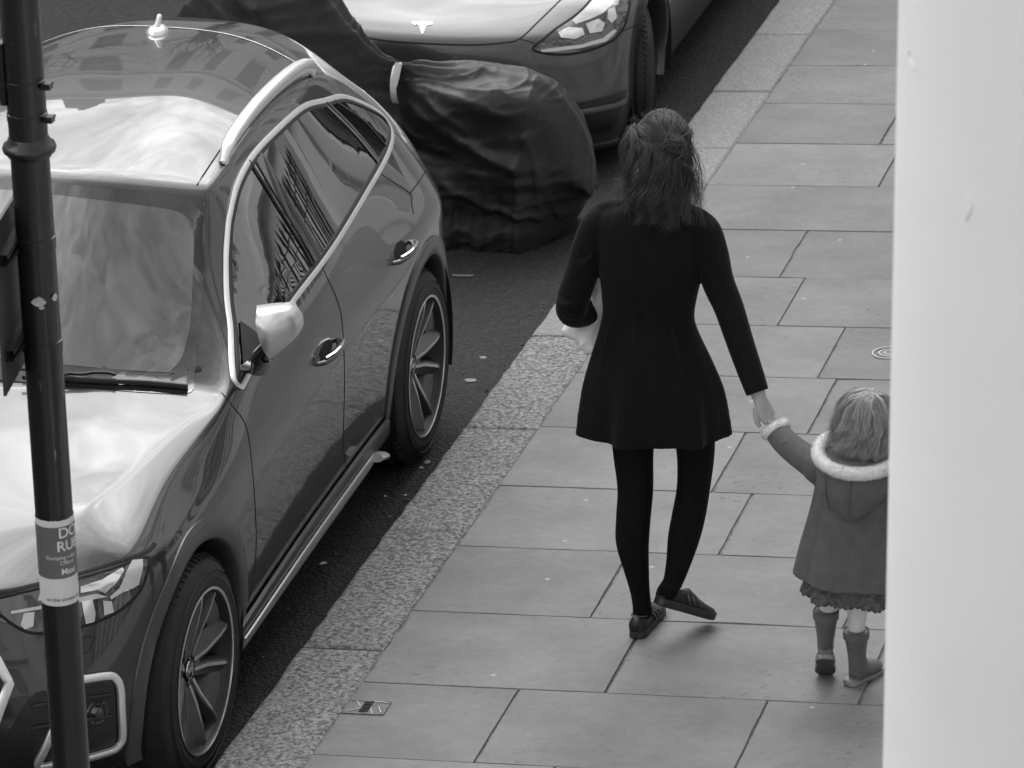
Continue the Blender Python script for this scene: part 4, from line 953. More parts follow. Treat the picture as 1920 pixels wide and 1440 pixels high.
tri('bonnet_gap', [(640, 60), (673, 68), (720, 76), (785, 81), (850, 84), (900, 84), (945, 80), (974, 73), (1010, 40), (1051, 0), (1075, -22), (1110, -60)], .009)
tri('panel_gap', [(974, 73), (990, 77), (1003, 82)], .006); tri('panel_gap', [(1165, 60), (1190, 48), (1222, 38)], .006)
H2 = [(999, 92), (1020, 73), (1043, 54), (1070, 36), (1092, 18), (1110, -2), (1130, -22), (1160, -24), (1178, -5), (1178, 20), (1172, 45), (1160, 64), (1139, 81), (1101, 95), (1062, 102), (1024, 100)]
h2 = T.patch('headlight', [(p.x, p.y) for p in catmull([Vector((a, b, 0)) for a, b in H2], 4, True)], .003, M_LENS, step=12)
tri('headlight_seal', H2, .012, .002, .003, M_GAP, h2, 4, True)
def h2p(nm, pl, m, off=.006): return T.patch(nm, pl, off, m, h2, step=10)
h2p('daylight_strip', [(1012, 94), (1040, 90), (1090, 84), (1130, 72), (1150, 56), (1156, 58), (1136, 78), (1092, 90), (1040, 97), (1016, 98)], M_LEDW)
h2p('lamp_reflector', [(1046, 62), (1066, 52), (1092, 54), (1096, 66), (1078, 74), (1052, 72)], M_LED); h2p('lamp_reflector', [(1098, 46), (1122, 36), (1134, 44), (1128, 60), (1106, 64)], M_LED)
h2p('lamp_brow', [(1072, 40), (1094, 20), (1112, 2), (1130, -14), (1152, -12), (1150, 8), (1130, 26), (1104, 38), (1080, 46)], M_LEDW, .005)
h2p('lamp_lens', [(1140, 20), (1152, 14), (1156, 34), (1146, 44), (1138, 36)], M_ALUD)
mir(h2)
cin = T.patch('lower_intake', [(700, 112), (740, 117), (790, 122), (835, 127), (900, 133), (960, 150), (1010, 190), (1030, 240), (980, 262), (900, 262), (800, 252), (700, 240)], .003, M_GBLK, step=14)
sin_ = T.patch('side_intake', [(1060, 196), (1100, 190), (1140, 180), (1175, 167), (1172, 186), (1166, 205), (1155, 228), (1142, 245), (1110, 252), (1075, 255), (1060, 250)], .003, M_BLK, step=12)
tri('intake_vane', [(1066, 214), (1110, 207), (1150, 198), (1168, 190)], .032, .010, .010, M_PAINT2, sin_)
mir(sin_)
tri('bumper_lip', [(1060, 276), (1100, 274), (1140, 268), (1180, 258)], .035, .008, .010, M_PAINT2)
# the T-shaped badge on the nose
def em(pl):
    return T.patch('nose_badge', pl, .004, M_CHR, step=9, thick=.003)
bt = [(773, 43), (780, 42), (792, 41.5), (804, 42), (811, 43), (809, 46.5), (803, 46), (799, 50), (792, 65), (786.5, 50), (782, 46), (776, 46.5)]
em(bt)
T.split({}, [(0, .335, .375), (2.875, .335, .375)], M_PAINT2)
for sd in (1, -1):
    arch_parts(T, sed, 0, .335, .368, .392, .001, M_PAINT2, z0=.2) if sd == 1 else None
    arch_parts(T, sed, 2.875, .335, .368, .392, .001, M_PAINT2, z0=.2) if sd == 1 else None
    wheel(sed, sd, 0, .235, .334, .235, 'p', xface=.885, steer=R(21)); wheel(sed, sd, 2.875, .235, .334, .235, 'p', xface=.905)
def tpatch(nm, pts, m, proj, mirror=True):
    o = T.patch(nm, spline2(pts, 4), .003, m, proj=proj, step=.08)
    if mirror: mir(o)
    return o
tpatch('windscreen', [(-.70, .84), (-.35, .70), (0, .66), (.35, .70), (.70, .84), (.60, 1.25), (.48, 1.56), (0, 1.50), (-.48, 1.56), (-.60, 1.25)], M_GLASS, 'top', False)
tpatch('glass_roof', [(-.46, 1.68), (0, 1.60), (.46, 1.68), (.46, 2.4), (.42, 2.9), (.50, 3.25), (0, 3.35), (-.50, 3.25), (-.42, 2.9), (-.46, 2.4)], M_GLASS, 'top', False)
tpatch('side_window', [(1.0, .97), (1.35, 1.16), (1.75, 1.33), (2.2, 1.355), (2.7, 1.28), (3.05, 1.13), (3.1, 1.02), (2.6, .985), (1.8, .96)], M_GLASS, 'side')
mb = MB(); mb.box((0, 1.43, .2), (1.6, 4.1, .03)); mb.box((0, 1.43, .36), (1.0, 4.2, .26)); mb.obj('underbody', M_BLK, sed, False)
# ---------------------------------------------------------------- covered motorbike
M_COVER = mat('bike_cover_cloth', .013, .46, var=.12, vscale=3, bump=.35, bscale=22, spec=.5); M_WEB = mat('white_webbing', .75, .6, var=.05, vscale=30)
bike = tag(empty('covered_motorbike', (-5.2, 16.9, RD(16.9))), 'motorbike under a dark crumpled cloth cover, standing crosswise between the two cars', 'motorbike')
SEC = [  # x, top z, half width upper, near-bottom dy, far-bottom dy, shoulder height share, dy of centre
 (-6.42, .25, .05, -.10, .10, .7, .05), (-6.33, .48, .13, -.22, .22, .72, .05), (-6.18, .70, .19, -.30, .28, .75, .03), (-6.0, .92, .24, -.33, .30, .78, .02), (-5.8, 1.12, .29, -.35, .32, .80, 0), (-5.62, 1.27, .33, -.35, .32, .84, 0),
 (-5.48, 1.17, .30, -.34, .31, .80, 0), (-5.32, .93, .20, -.31, .29, .72, -.02), (-5.18, .76, .12, -.28, .28, .62, -.04), (-5.05, .68, .06, -.26, .27, .60, -.05), (-4.94, .695, .11, -.27, .28, .74, -.05), (-4.80, .700, .16, -.28, .30, .84, -.04),
 (-4.66, .703, .19, -.27, .31, .90, -.03), (-4.54, .692, .21, -.28, .31, .92, -.02), (-4.465, .672, .205, -.28, .30, .92, 0), (-4.39, .635, .175, -.17, .28, .88, .03), (-4.33, .57, .15, -.05, .26, .84, .06), (-4.27, .47, .12, .05, .22, .78, .09), (-4.23, .36, .08, .09, .18, .72, .11), (-4.212, .27, .05, .09, .15, .7, .115)]
def smooth_sec(x):
    xs = [s_[0] for s_ in SEC]
    for i in range(len(SEC) - 1):
        if xs[i] <= x <= xs[i + 1]:
            t = (x - xs[i]) / (xs[i + 1] - xs[i]); a = SEC[max(i - 1, 0)]; b = SEC[i]; c = SEC[i + 1]; d = SEC[min(i + 2, len(SEC) - 1)]
            return [.5 * ((2 * b[k]) + (c[k] - a[k]) * t + (2 * a[k] - 5 * b[k] + 4 * c[k] - d[k]) * t * t + (3 * b[k] - a[k] - 3 * c[k] + d[k]) * t ** 3) for k in range(7)]
    return list(SEC[-1])
zg = RD(16.9); V = []; F = []; NX = 420; NT = 190
for i in range(NX + 1):
    x = SEC[0][0] + (SEC[-1][0] - SEC[0][0]) * i / NX
    _, zt, hw, nb, fb, sh_, cy_ = smooth_sec(x)
    zt -= zg + .0
    zb = max(0, (x + 4.34) / .14) ** 1.3 * .20
    prof = catmull([Vector((nb, 0.012 + zb, 0)), Vector((nb * .93 + cy_ * .07, zt * .22 + zb * .6, 0)), Vector((-hw * 1.08 + cy_, zt * .50, 0)), Vector((-hw + cy_, zt * sh_ * .96, 0)), Vector((-hw * .42 + cy_, zt * .985, 0)), Vector((cy_, zt, 0)), Vector((hw * .45 + cy_, zt * .98, 0)), Vector((hw + cy_, zt * sh_ * .96, 0)), Vector((hw * 1.1 + cy_, zt * .5, 0)), Vector((fb * .95, zt * .22 + zb * .6, 0)), Vector((fb, .012 + zb, 0))], NT // 10)
    for j, p in enumerate(prof):
        s_ = j / (len(prof) - 1); v = p.y / max(zt, .1)
        # creases gathered by the strap, loose folds, hem pleats
        dx = abs(x + 5.05); amp = .020 * math.exp(-dx / .28) + .0015
        g_ = math.sin(s_ * 46 + 3 * noise.noise(Vector((x * 2.5, s_ * 3, 1)))) * amp
        q = Vector((x * 1.6 + p.y * 1.2, p.x * 1.5, p.y * 7.5 + x * 1.5)); r_ = 1 - abs(noise.noise(q)) * 2.2
        f_ = .016 * max(r_, 0) ** 2 + .006 * noise.noise(Vector((x * 4, p.x * 4, p.y * 5)))
        r2 = 1 - abs(noise.noise(Vector((x * 3 - p.y * 5, p.x * 3 + 7, p.y * 16)))) * 2.2; f_ += .007 * max(r2, 0) ** 3
        r4 = 1 - abs(noise.noise(Vector((x * 11 + p.y * 9, p.x * 9, p.y * 24 - x * 6)))) * 2.2; f_ += .0035 * max(r4, 0) ** 2
        if p.x < .02:
            zz_ = p.y + zg
            for (ax_, az_, bx_, bz_, am_, wd_) in ((-4.98, .52, -4.47, .33, .026, .030), (-4.47, .33, -4.43, .45, .022, .022), (-4.435, .66, -4.43, .45, .014, .030), (-4.47, .33, -4.475, .0, .018, .022), (-4.43, .44, -4.33, .06, .016, .020), (-4.40, .30, -4.38, .0, .012, .016), (-4.90, .62, -4.60, .60, .014, .022), (-4.98, .60, -4.70, .48, .014, .024), (-4.60, .25, -4.62, .0, .016, .03), (-4.75, .2, -4.78, 0, .014, .03)):
                ex_, ez_ = bx_ - ax_, bz_ - az_; t__ = max(0, min(1, ((x - ax_) * ex_ + (zz_ - az_) * ez_) / (ex_ * ex_ + ez_ * ez_)))
                dd_ = math.hypot(x - ax_ - ex_ * t__, zz_ - az_ - ez_ * t__); f_ += am_ * math.exp(-dd_ / wd_)
        hem = max(0, 1 - v / .42) * min(1, max(0, (-4.30 - x) / .08)); g_ += hem * .022 * math.sin(x * 42 + 2.2 * math.sin(x * 9)) + hem * .010 * math.sin(x * 97)
        d = Vector((p.x - cy_, (p.y - zt * .45) * .7, 0)); d = d.normalized() if d.length else Vector((0, 1, 0))
        dd = (g_ + f_) * min(1, max(0, (-4.195 - x) / .10))
        ex = 0
        V.append((x + 5.2 + ex, p.x + d.x * dd, max(p.y + d.y * dd, .004)))
K = len(prof)
for i in range(NX):
    for j in range(K - 1): F.append((i * K + j, i * K + j + 1, (i + 1) * K + j + 1, (i + 1) * K + j))
F.append(tuple(range(K))); F.append(tuple(NX * K + j for j in range(K)))
mb = MB(); mb.add(V, F); mb.obj('cover', M_COVER, bike, True)
mb = MB()
mb.tube([(.150, -.135, .66 - zg - .03), (.163, -.128, .66 - zg + .02), (.172, -.11, .66 - zg + .075)], [(.016, .004)] * 3, 8, up=(1, 0, .1), sq=.4)
th = [math.pi * 2 * i / 20 for i in range(21)]
mb.tube([(.150, -.05 + .085 * math.cos(a), .62 - zg + .09 * math.sin(a)) for a in th], [(.014, .003)] * 21, 8, up=(1, 0, 0), sq=.4)
mb.obj('strap', M_WEB, bike, True, 40)
for (x_, r_) in ((-4.55, .26), (-6.05, .29)):
    mb = MB(); mb.lathe([(r_ - .09, -.05), (r_ - .02, -.05), (r_, -.02), (r_, .02), (r_ - .02, .05), (r_ - .09, .05), (r_ - .09, -.05)], 40, Matrix.Translation((x_ + 5.2, .0, r_ + .0)) @ Matrix.Rotation(R(90), 4, 'X')); mb.obj('wheel', M_TYRE, bike)
# ================================================================ people
M_SKIN = mat('skin', .33, .45, var=.05, vscale=14, spec=.4); M_TIGHTS = mat('black_tights', .0035, .8, var=.2, vscale=30, spec=.15); M_COAT = mat('black_wool', .0045, .85, var=.25, vscale=40, sheen=.05, bump=.3, bscale=300, spec=.2)
M_SHOE = mat('black_suede', .014, .6, var=.25, vscale=30, spec=.4); M_SHOEL = mat('black_leather_trim', .045, .28, spec=.5); M_SOLE = mat('rubber_sole', .018, .45, var=.15, vscale=20)
M_BAG = mat('white_cotton', .72, .85, var=.08, vscale=12, bump=.6, bscale=50); M_EYE = mat('eye', .5, .1); M_LIP = mat('lip', .2, .4)
def hair_mat(nm, lo, hi, rough=.38):
    m = bpy.data.materials.new(nm); m.use_nodes = True; t = m.node_tree; b = t.nodes['Principled BSDF']
    g = t.nodes.new('ShaderNodeNewGeometry'); r = t.nodes.new('ShaderNodeMapRange'); r.inputs[3].default_value = lo; r.inputs[4].default_value = hi
    t.links.new(g.outputs['Random Per Island'], r.inputs[0]); t.links.new(r.outputs[0], b.inputs['Base Color']); b.inputs['Roughness'].default_value = rough; b.inputs['Specular IOR Level'].default_value = .5
    return m
M_HAIR = hair_mat('brown_hair', .012, .11); M_HAIRC = hair_mat('fair_hair', .14, .60)
def at(u, v, Y): d = ray(u, v); return CAMP + d * (Y / d.y)
def loft(secs, n=40, fn=None, m_=8, bottom=None):
    """rings (z, cx, cy, rx, ry[, power]); catmull-smoothed"""
    rows_ = catmull([Vector((s_[0], s_[1], s_[2])) for s_ in secs], m_); rad = catmull([Vector((s_[3], s_[4], s_[5] if len(s_) > 5 else 1)) for s_ in secs], m_)
    V = []; F = []; k = len(rows_)
    for i in range(k):
        z, cx, cy = rows_[i]; rx, ry, pw = rad[i]
        for j in range(n):
            a = 2 * math.pi * j / n; c_, s_ = math.cos(a), math.sin(a)
            p = Vector((cx + rx * math.copysign(abs(c_) ** pw, c_), cy + ry * math.copysign(abs(s_) ** pw, s_), z))
            if fn: p = fn(p, a, i / (k - 1), Vector((cx, cy, z)))
            V.append(p)
    for i in range(k - 1):
        for j in range(n): F.append((i * n + j, i * n + (j + 1) % n, (i + 1) * n + (j + 1) % n, (i + 1) * n + j))
    F.append(tuple(range(n))[::-1]); F.append(tuple((k - 1) * n + j for j in range(n)))
    return V, F
def limb(pts, rad, n=20, m_=6):
    P = catmull([Vector(p) for p in pts], m_); Rr = catmull([Vector((r if isinstance(r, tuple) else (r, r)) + (0,)) for r in rad], m_)
    return tube_data(P, [(a.x, a.y) for a in Rr], n)
def ellipsoid(c, r, rot=None, n=24):
    V = []; F = []; k = 14
    for i in range(k + 1):
        ph = math.pi * i / k; s_ = max(math.sin(ph), .02)
        for j in range(n):
            a = 2 * math.pi * j / n; p = Vector((r[0] * s_ * math.cos(a), r[1] * s_ * math.sin(a), r[2] * math.cos(ph)))
            V.append((rot @ p if rot else p) + Vector(c))
    for i in range(k):
        for j in range(n): F.append((i * n + j, (i + 1) * n + j, (i + 1) * n + (j + 1) % n, i * n + (j + 1) % n))
    F.append(tuple(range(n))); F.append(tuple(k * n + j for j in range(n))[::-1])
    return V, F
def two_mats(o, m2, test):
    o.data.materials.append(m2)
    for p in o.data.polygons:
        if test(p.center): p.material_index = 1
def finger(base, d0, curl_axis, L_, r, bends=(12, 25, 20)):
    """three phalanges, bending round curl_axis"""
    pts = [Vector(base)]; d = Vector(d0).normalized(); ax = Vector(curl_axis).normalized()
    for f, b in zip((.42, .32, .26), bends):
        d = Matrix.Rotation(R(b), 3, ax) @ d; pts.append(pts[-1] + d * L_ * f)
    return limb(pts, [r * 1.08, r, r * .93, r * .72], 12, 4)
def strands(mb, n, path, r=.0011, k=9, rnd=random):
    for i in range(n):
        pts = path(i)
        if not pts: continue
        P = catmull(pts, max(2, k // (len(pts) - 1))); m_ = len(P)
        rr = r * rnd.uniform(.7, 1.3)
        V, F = tube_data(P, [rr * (1 - .75 * q / (m_ - 1)) for q in range(m_)], 3, cap=False); mb.add(V, F)
def shoe(parent, M_, L_=.275, stripes=True, nm='shoe'):
    e = bpy.data.objects.new(nm, None); COL.objects.link(e); e.parent = parent; e.matrix_local = M_; k = L_ / .275
    # upper: cross sections along y
    S_ = [(0.000, .022, .030, .080), (.006, .030, .030, .088), (.03, .0335, .028, .087), (.06, .034, .028, .078), (.09, .0345, .028, .076), (.12, .036, .028, .084), (.15, .039, .028, .076), (.18, .042, .028, .062), (.21, .0435, .028, .052), (.24, .040, .028, .045), (.262, .030, .028, .040), (.272, .018, .028, .034)]
    V = []; F = []; n = 20
    for (y, w_, zb, zt) in S_:
        for j in range(n):
            a = 2 * math.pi * j / n; c_, s_ = math.cos(a), math.sin(a)
            wz = w_ * (1 - (.28 if s_ > 0 else 0) * max(s_, 0))
            V.append(Vector((math.copysign(abs(c_) ** .75, c_) * wz, y, (zb + zt) / 2 - .006 + math.copysign(abs(s_) ** .8, s_) * ((zt - zb) / 2 + .006))) * k)
    for i in range(len(S_) - 1):
        for j in range(n): F.append((i * n + j, i * n + (j + 1) % n, (i + 1) * n + (j + 1) % n, (i + 1) * n + j))
    F.append(tuple(range(n))[::-1]); F.append(tuple((len(S_) - 1) * n + j for j in range(n)))
    mb = MB(); mb.add(V, F); u = mb.obj('upper', M_SHOE, e)
    out_ = [(0, -.001), (.020, .002), (.033, .02), (.036, .06), (.037, .10), (.041, .15), (.0455, .20), (.043, .24), (.030, .268), (.012, .279), (0, .280)]
    o2 = out_ + [(-a * .96, b) for a, b in out_[-2:0:-1]]; P = catmull([Vector((a, b, 0)) for a, b in o2], 4, True)
    V = []; F = []; n = len(P)
    for ins, z in ((.96, 0), (1.0, .004), (1.0, .026), (.97, .031)):
        for p in P: V.append(Vector((p.x * ins, (p.y - .14) * ins + .14, z)) * k)
    for i in range(3):
        for j in range(n): F.append((i * n + j, i * n + (j + 1) % n, (i + 1) * n + (j + 1) % n, (i + 1) * n + j))
    F.append(tuple(range(n))[::-1]); F.append(tuple(3 * n + j for j in range(n)))
    mb = MB(); mb.add(V, F); mb.obj('sole', M_SOLE, e, True, 40)
    mb = MB()   # collar, heel tab, laces, side stripes
    mb.tube([Vector(p) * k for p in ((0, .004, .088), (.024, .02, .086), (.029, .05, .078), (.028, .08, .076), (.021, .105, .083))], .0032 * k, 8); mb.tube([Vector(p) * k for p in ((0, .004, .088), (-.024, .02, .086), (-.029, .05, .078), (-.028, .08, .076), (-.021, .105, .083))], .0032 * k, 8)
    mb.tube([Vector(p) * k for p in ((0, .000, .05), (0, -.001, .07), (0, .003, .093))], [(.013 * k, .004 * k)] * 3, 8, up=(1, 0, 0))
    if stripes:
        for q in range(3):
            y0 = .100 + q * .026
            for sd in (1, -1): mb.tube([Vector(p) * k for p in ((.0410 * sd, y0 + .028, .034), (.0395 * sd, y0 + .016, .050), (.031 * sd, y0 + .003, .068 - q * .003))], [(.0048 * k, .0022 * k)] * 3, 6, up=(0, 1, 0))
        for q in range(4): mb.tube([Vector(p) * k for p in ((-.018, .125 + q * .016, .080 - q * .007), (0, .128 + q * .016, .087 - q * .008), (.018, .125 + q * .016, .080 - q * .007))], .0026, 6)
    mb.obj('trim', M_SHOEL, e, True)
    return e
# ---------------------------------------------------------------- woman
WX, WY = -2.87, 12.42; WZ = G(WX, WY); W0 = Vector((WX, WY, WZ))
woman = tag(empty('person', W0), 'woman from behind in short black coat and tights, holding the hand of a toddler', 'person')
HX, HY = -.15, -.13      # the clasped hands
hand_w = at(1436, 772, WY + HY) - W0
wr = at(1424, 746, WY + HY + .01) - W0
parts = []
# legs
parts.append(limb([(-.085, .04, .93), (-.088, .035, .78), (-.088, .025, .65), (-.080, .018, .52), (-.083, .0, .42), (-.084, -.012, .34), (-.075, -.010, .26), (-.064, -.002, .17), (-.058, .004, .11), (-.055, .012, .06)], [.088, .078, .068, .060, .058, .056, .046, .035, .032, .034]))
parts.append(limb([(.085, .04, .93), (.105, .045, .78), (.116, .055, .66), (.106, .070, .52), (.094, .045, .42), (.083, .020, .35), (.072, .0, .28), (.058, -.022, .215), (.043, -.030, .185), (.036, -.015, .16)], [.088, .076, .064, .056, .056, .053, .043, .034, .032, .034]))
# torso, neck, head
parts.append(loft([(.86, -.0, .03, .155, .10), (.95, -.01, .03, .165, .105), (1.10, -.025, .03, .125, .085), (1.25, -.022, .03, .14, .095), (1.42, -.02, .02, .165, .10), (1.50, -.015, .015, .13, .075), (1.535, -.005, .015, .065, .055), (1.60, .0, .025, .053, .055), (1.66, .004, .045, .052, .058)]))
hc = Vector((.008, .055, 1.722))
parts.append(ellipsoid(hc + Vector((0, -.012, .022)), (.076, .093, .088))); parts.append(ellipsoid(hc + Vector((0, .022, -.022)), (.062, .070, .088)))
parts.append(limb([hc + Vector((0, .085, .01)), hc + Vector((0, .106, -.018)), hc + Vector((0, .095, -.03))], [.008, .012, .010], 10))
for s_ in (1, -1):
    parts.append(ellipsoid(hc + Vector((.076 * s_, .0, -.01)), (.008, .018, .03)))
# arms
parts.append(limb([(-.155, .02, 1.46), (-.225, .02, 1.33), (-.285, .03, 1.17), (-.285, .075, 1.115), (-.22, .19, 1.11), (-.15, .25, 1.13)], [.05, .045, .038, .036, .030, .025]))
shR = Vector((.150, .02, 1.465)); 
el_ = at(1366, 575, WY - .02) - W0; fa_ = at(1394, 660, WY - .07) - W0
parts.append(limb([shR, (.192, .01, 1.34), el_, fa_, wr.lerp(fa_, .3), wr], [.05, .043, .037, .033, .026, (.024, .018)]))
# right hand: palm + 4 fingers folding round the child's hand + thumb
dirp = (hand_w - wr).normalized(); palm = wr + dirp * .045
sidev = RT.copy(); depth = Vector((0, 1, 0))
parts.append(limb([wr, wr + dirp * .03, wr + dirp * .065, wr + dirp * .082 + Vector((.004, 0, 0))], [(.020, .024), (.017, .034), (.015, .038), (.011, .034)], 16))
for i, (off, L_, r) in enumerate(((.028, .066, .0078), (.010, .072, .0082), (-.008, .067, .0078), (-.024, .054, .0068))):
    b = wr + dirp * .078 + Vector((.006 + .0 * off, off * .9, .004)) + sidev * (.010 - .004 * i)
    parts.append(finger(b, (dirp + sidev * .65).normalized(), (0, -1, 0) if False else (0, 1, 0), L_, r, (-6, 22, 30)))
parts.append(finger(wr + dirp * .030 + sidev * -.022 + Vector((0, -.012, 0)), (dirp * 1.0 - sidev * .42).normalized(), (0, 1, 0), .066, .0088, (0, -16, -22)))
# left hand: loosely closed on the bag handle
lw = Vector((-.15, .25, 1.13)); parts.append(limb([lw, lw + Vector((.03, .03, .0)), lw + Vector((.06, .045, -.01))], [(.022, .026), (.018, .036), (.013, .036)], 14))
for i in range(4): parts.append(finger(lw + Vector((.06, .05, .024 - .017 * i)), (1, .2, -.1), (0, 0, -1), .06 - .006 * abs(i - 1), .0077, (-30, -60, -50)))
parts.append(finger(lw + Vector((.02, .03, .03)), (.6, .2, .7), (0, 1, 0), .055, .009, (10, 30, 30)))
body = grow('body', parts, .0036, M_SKIN, woman, 2, .3)
two_mats(body, M_TIGHTS, lambda c: c.z < 1.0 and abs(c.x) < .24 and c.y < .2 and not (c.x > .25))
for s_ in (1, -1):
    V, F = ellipsoid(hc + Vector((.029 * s_, .082, .004)), (.012, .010, .009), n=12); mb = MB(); mb.add(V, F); mb.obj('eye', M_EYE, woman)
V, F = ellipsoid(hc + Vector((0, .090, -.058)), (.022, .008, .007), n=12); mb = MB(); mb.add(V, F); mb.obj('mouth', M_LIP, woman)
# coat
def coat_fold(p, a, t, c):
    k = max(0, (1.12 - p.z) / .40)
    d = Vector((p.x - c.x, p.y - c.y, 0)).normalized()
    p = p + d * (.016 * k * math.sin(7 * a + 1.2) + .006 * k * math.sin(13 * a))
    if t < .06: p.z += .03 * (p.x - c.x) + .0
    # back seam and vent crease
    if abs(a - 1.5 * math.pi) < .16: p = p - d * .006 * (1 - abs(a - 1.5 * math.pi) / .16)
    return p
cparts = [loft([(.728, -.022, .02, .247, .150, .92), (.80, -.021, .02, .241, .147, .92), (.90, -.022, .02, .228, .138, .95), (1.0, -.027, .02, .198, .122), (1.09, -.032, .02, .165, .105), (1.15, -.033, .02, .152, .098), (1.23, -.029, .02, .160, .108), (1.33, -.022, .02, .176, .118), (1.43, -.020, .02, .186, .112, .9), (1.485, -.020, .018, .180, .095, .85), (1.515, -.018, .015, .150, .078, .9), (1.540, -.008, .012, .085, .065), (1.575, -.002, .015, .068, .066)], 64, coat_fold, 10)]
cparts.append(limb([(-.150, .015, 1.475), (-.190, .012, 1.455), (-.222, .012, 1.38), (-.252, .02, 1.28), (-.285, .03, 1.18), (-.297, .055, 1.120), (-.268, .12, 1.095), (-.22, .19, 1.108), (-.165, .24, 1.125)], [.050, .054, .057, .055, .054, .052, .049, .045, .040]))
cparts.append(limb([(.115, .015, 1.475), (.155, .012, 1.455), (.180, .010, 1.38), (.200, .005, 1.29), el_, el_.lerp(fa_, .55), fa_, wr.lerp(fa_, .45), wr.lerp(fa_, .12)], [.050, .053, .054, .053, .049, .046, .044, .041, .038]))
cparts.append(limb([(-.206, .016, 1.488), (-.165, .012, 1.504), (-.09, .008, 1.517)], [.020, .030, .03], 12)); cparts.append(limb([(.172, .016, 1.488), (.13, .012, 1.504), (.07, .008, 1.517)], [.020, .030, .03], 12))
for (a_, b_, c_) in (((-.335, .02, 1.20), (-.300, -.028, 1.175), (-.255, -.020, 1.185)), ((-.325, .06, 1.16), (-.300, -.010, 1.130), (-.262, .0, 1.125)), ((-.20, -.046, 1.36), (-.235, -.042, 1.33), (-.265, -.030, 1.335))):
    cparts.append(limb([a_, b_, c_], [.004, .010, .004], 8))
for (p_, q_) in ((.10, .6), (.35, .7), (.62, .5), (.85, .6)):
    m_ = el_.lerp(fa_, p_); cparts.append(limb([m_ + Vector((-.042, -.022, .006)), m_ + Vector((0, -.047, -.008)), m_ + Vector((.042, -.022, .012))], [.003, .007 * q_ * 1.6, .003], 8))
for s_ in (-1, 1): cparts.append(limb([(-.033 + s_ * .10, -.088, 1.17), (-.03 + s_ * .11, -.098, 1.12), (-.026 + s_ * .135, -.108, 1.00)], [.003, .008, .004], 8))
grow('coat', cparts, .0055, M_COAT, woman, 2, .4)
def MS(loc, yaw, pitch=0, roll=0): return Matrix.Translation(loc) @ Matrix.Rotation(R(yaw), 4, 'Z') @ Matrix.Rotation(R(pitch), 4, 'X') @ Matrix.Rotation(R(roll), 4, 'Y')
shoe(woman, MS((-.064, -.055, G(WX - .056, WY) - WZ + .001), -4, -2), L_=.25); shoe(woman, MS((.004, -.055, .138), -46, -27, -4), L_=.245)
# hair
rnd = random.Random(11)
mb = MB()
cap = loft([(1.60, .012, .005, .060, .050), (1.66, .010, .012, .082, .080), (1.72, .010, .030, .094, .100), (1.78, .010, .040, .088, .100), (1.808, .012, .045, .060, .072), (1.822, .012, .048, .025, .03)], 32)
V, F = cap
V = [v if v.y < .075 else Vector((v.x, .075 + (v.y - .075) * .2, v.z)) for v in V]
mb.add(V, F); mb.obj('hair_base', mat('dark_hair_base', .008, .6, var=.3, vscale=40), woman)
tie = Vector((.058, -.088, 1.760))
mb = MB()
def up_path(i):      # gathered from the crown and temples to the clip
    a = rnd.uniform(0, math.pi * 2); el = rnd.uniform(.15, 1.35)
    d = Vector((math.cos(a) * math.cos(el), max(math.sin(a) * math.cos(el), -.5), math.sin(el)))
    root = Vector((.010, .045, 1.735)) + Vector((d.x * .090, d.y * .100, d.z * .108))
    mid = root.lerp(tie, .5); out_ = (mid - Vector((.01, .04, 1.72))).normalized() * rnd.uniform(.106, .122); mid = Vector((.01, .04, 1.72)) + out_ + Vector((rnd.gauss(0, .006), rnd.gauss(0, .005), rnd.gauss(.006, .007)))
    return [root, mid, tie + Vector((rnd.gauss(0, .010), rnd.gauss(0, .006), rnd.gauss(0, .010)))]
strands(mb, 1300, up_path, .0011, 10, rnd)
def bun_path(i):     # the loose knot beside the clip, hair looped every way
    c = tie + Vector((rnd.gauss(.026, .010), -.010 + rnd.gauss(0, .006), rnd.gauss(.016, .009))); r = rnd.uniform(.010, .027)
    e1_ = Vector((rnd.gauss(0, 1), rnd.gauss(0, .35), rnd.gauss(0, 1))).normalized(); e2_ = e1_.cross(Vector((rnd.gauss(0, .5), 1, rnd.gauss(0, .5)))).normalized(); a0 = rnd.uniform(0, 6.28)
    return [c + (e1_ * math.cos(a0 + q) + e2_ * math.sin(a0 + q)) * r - Vector((0, .006, 0)) for q in (0, .8, 1.6, 2.4, 3.0)]
strands(mb, 420, bun_path, .0013, 12, rnd)
LCK = []
for q in range(120):      # wavy locks: guide curves the single hairs cling to
    if q < 34: root = tie + Vector((rnd.gauss(.0, .014), rnd.uniform(-.025, -.005), rnd.uniform(-.03, 0))); x1 = .060 + rnd.gauss(.015, .030)
    else:
        a = rnd.uniform(-3.0, -.15); root = Vector((.010 + .088 * math.cos(a), .035 + .102 * math.sin(a), 1.742 + rnd.uniform(-.06, .05))); x1 = root.x + (root.x - .01) * rnd.uniform(-.45, .22) + rnd.gauss(.006, .014)
    out_ = abs(x1 - .03); zl = 1.535 + rnd.uniform(-.03, .035) + max(0, out_ - .05) * .45 - (.02 if x1 > .05 else 0)
    y1 = -.085 - .04 * rnd.random() + out_ * .5; ph = rnd.uniform(0, 6.28); am = rnd.uniform(.009, .026) * (1.15 if x1 < 0 else .8); fq = rnd.uniform(6, 11); pts = [root]
    for k in range(1, 8):
        u_ = k / 7; z = root.z + (zl - root.z) * u_; pts.append(Vector((root.x + (x1 - root.x) * u_ ** .8 + am * u_ ** .5 * math.sin(ph + fq * u_), root.y + (y1 - root.y) * min(1, u_ * 1.5) - .012 + am * u_ ** .5 * math.cos(ph + fq * u_), z)))
    LCK.append(pts)
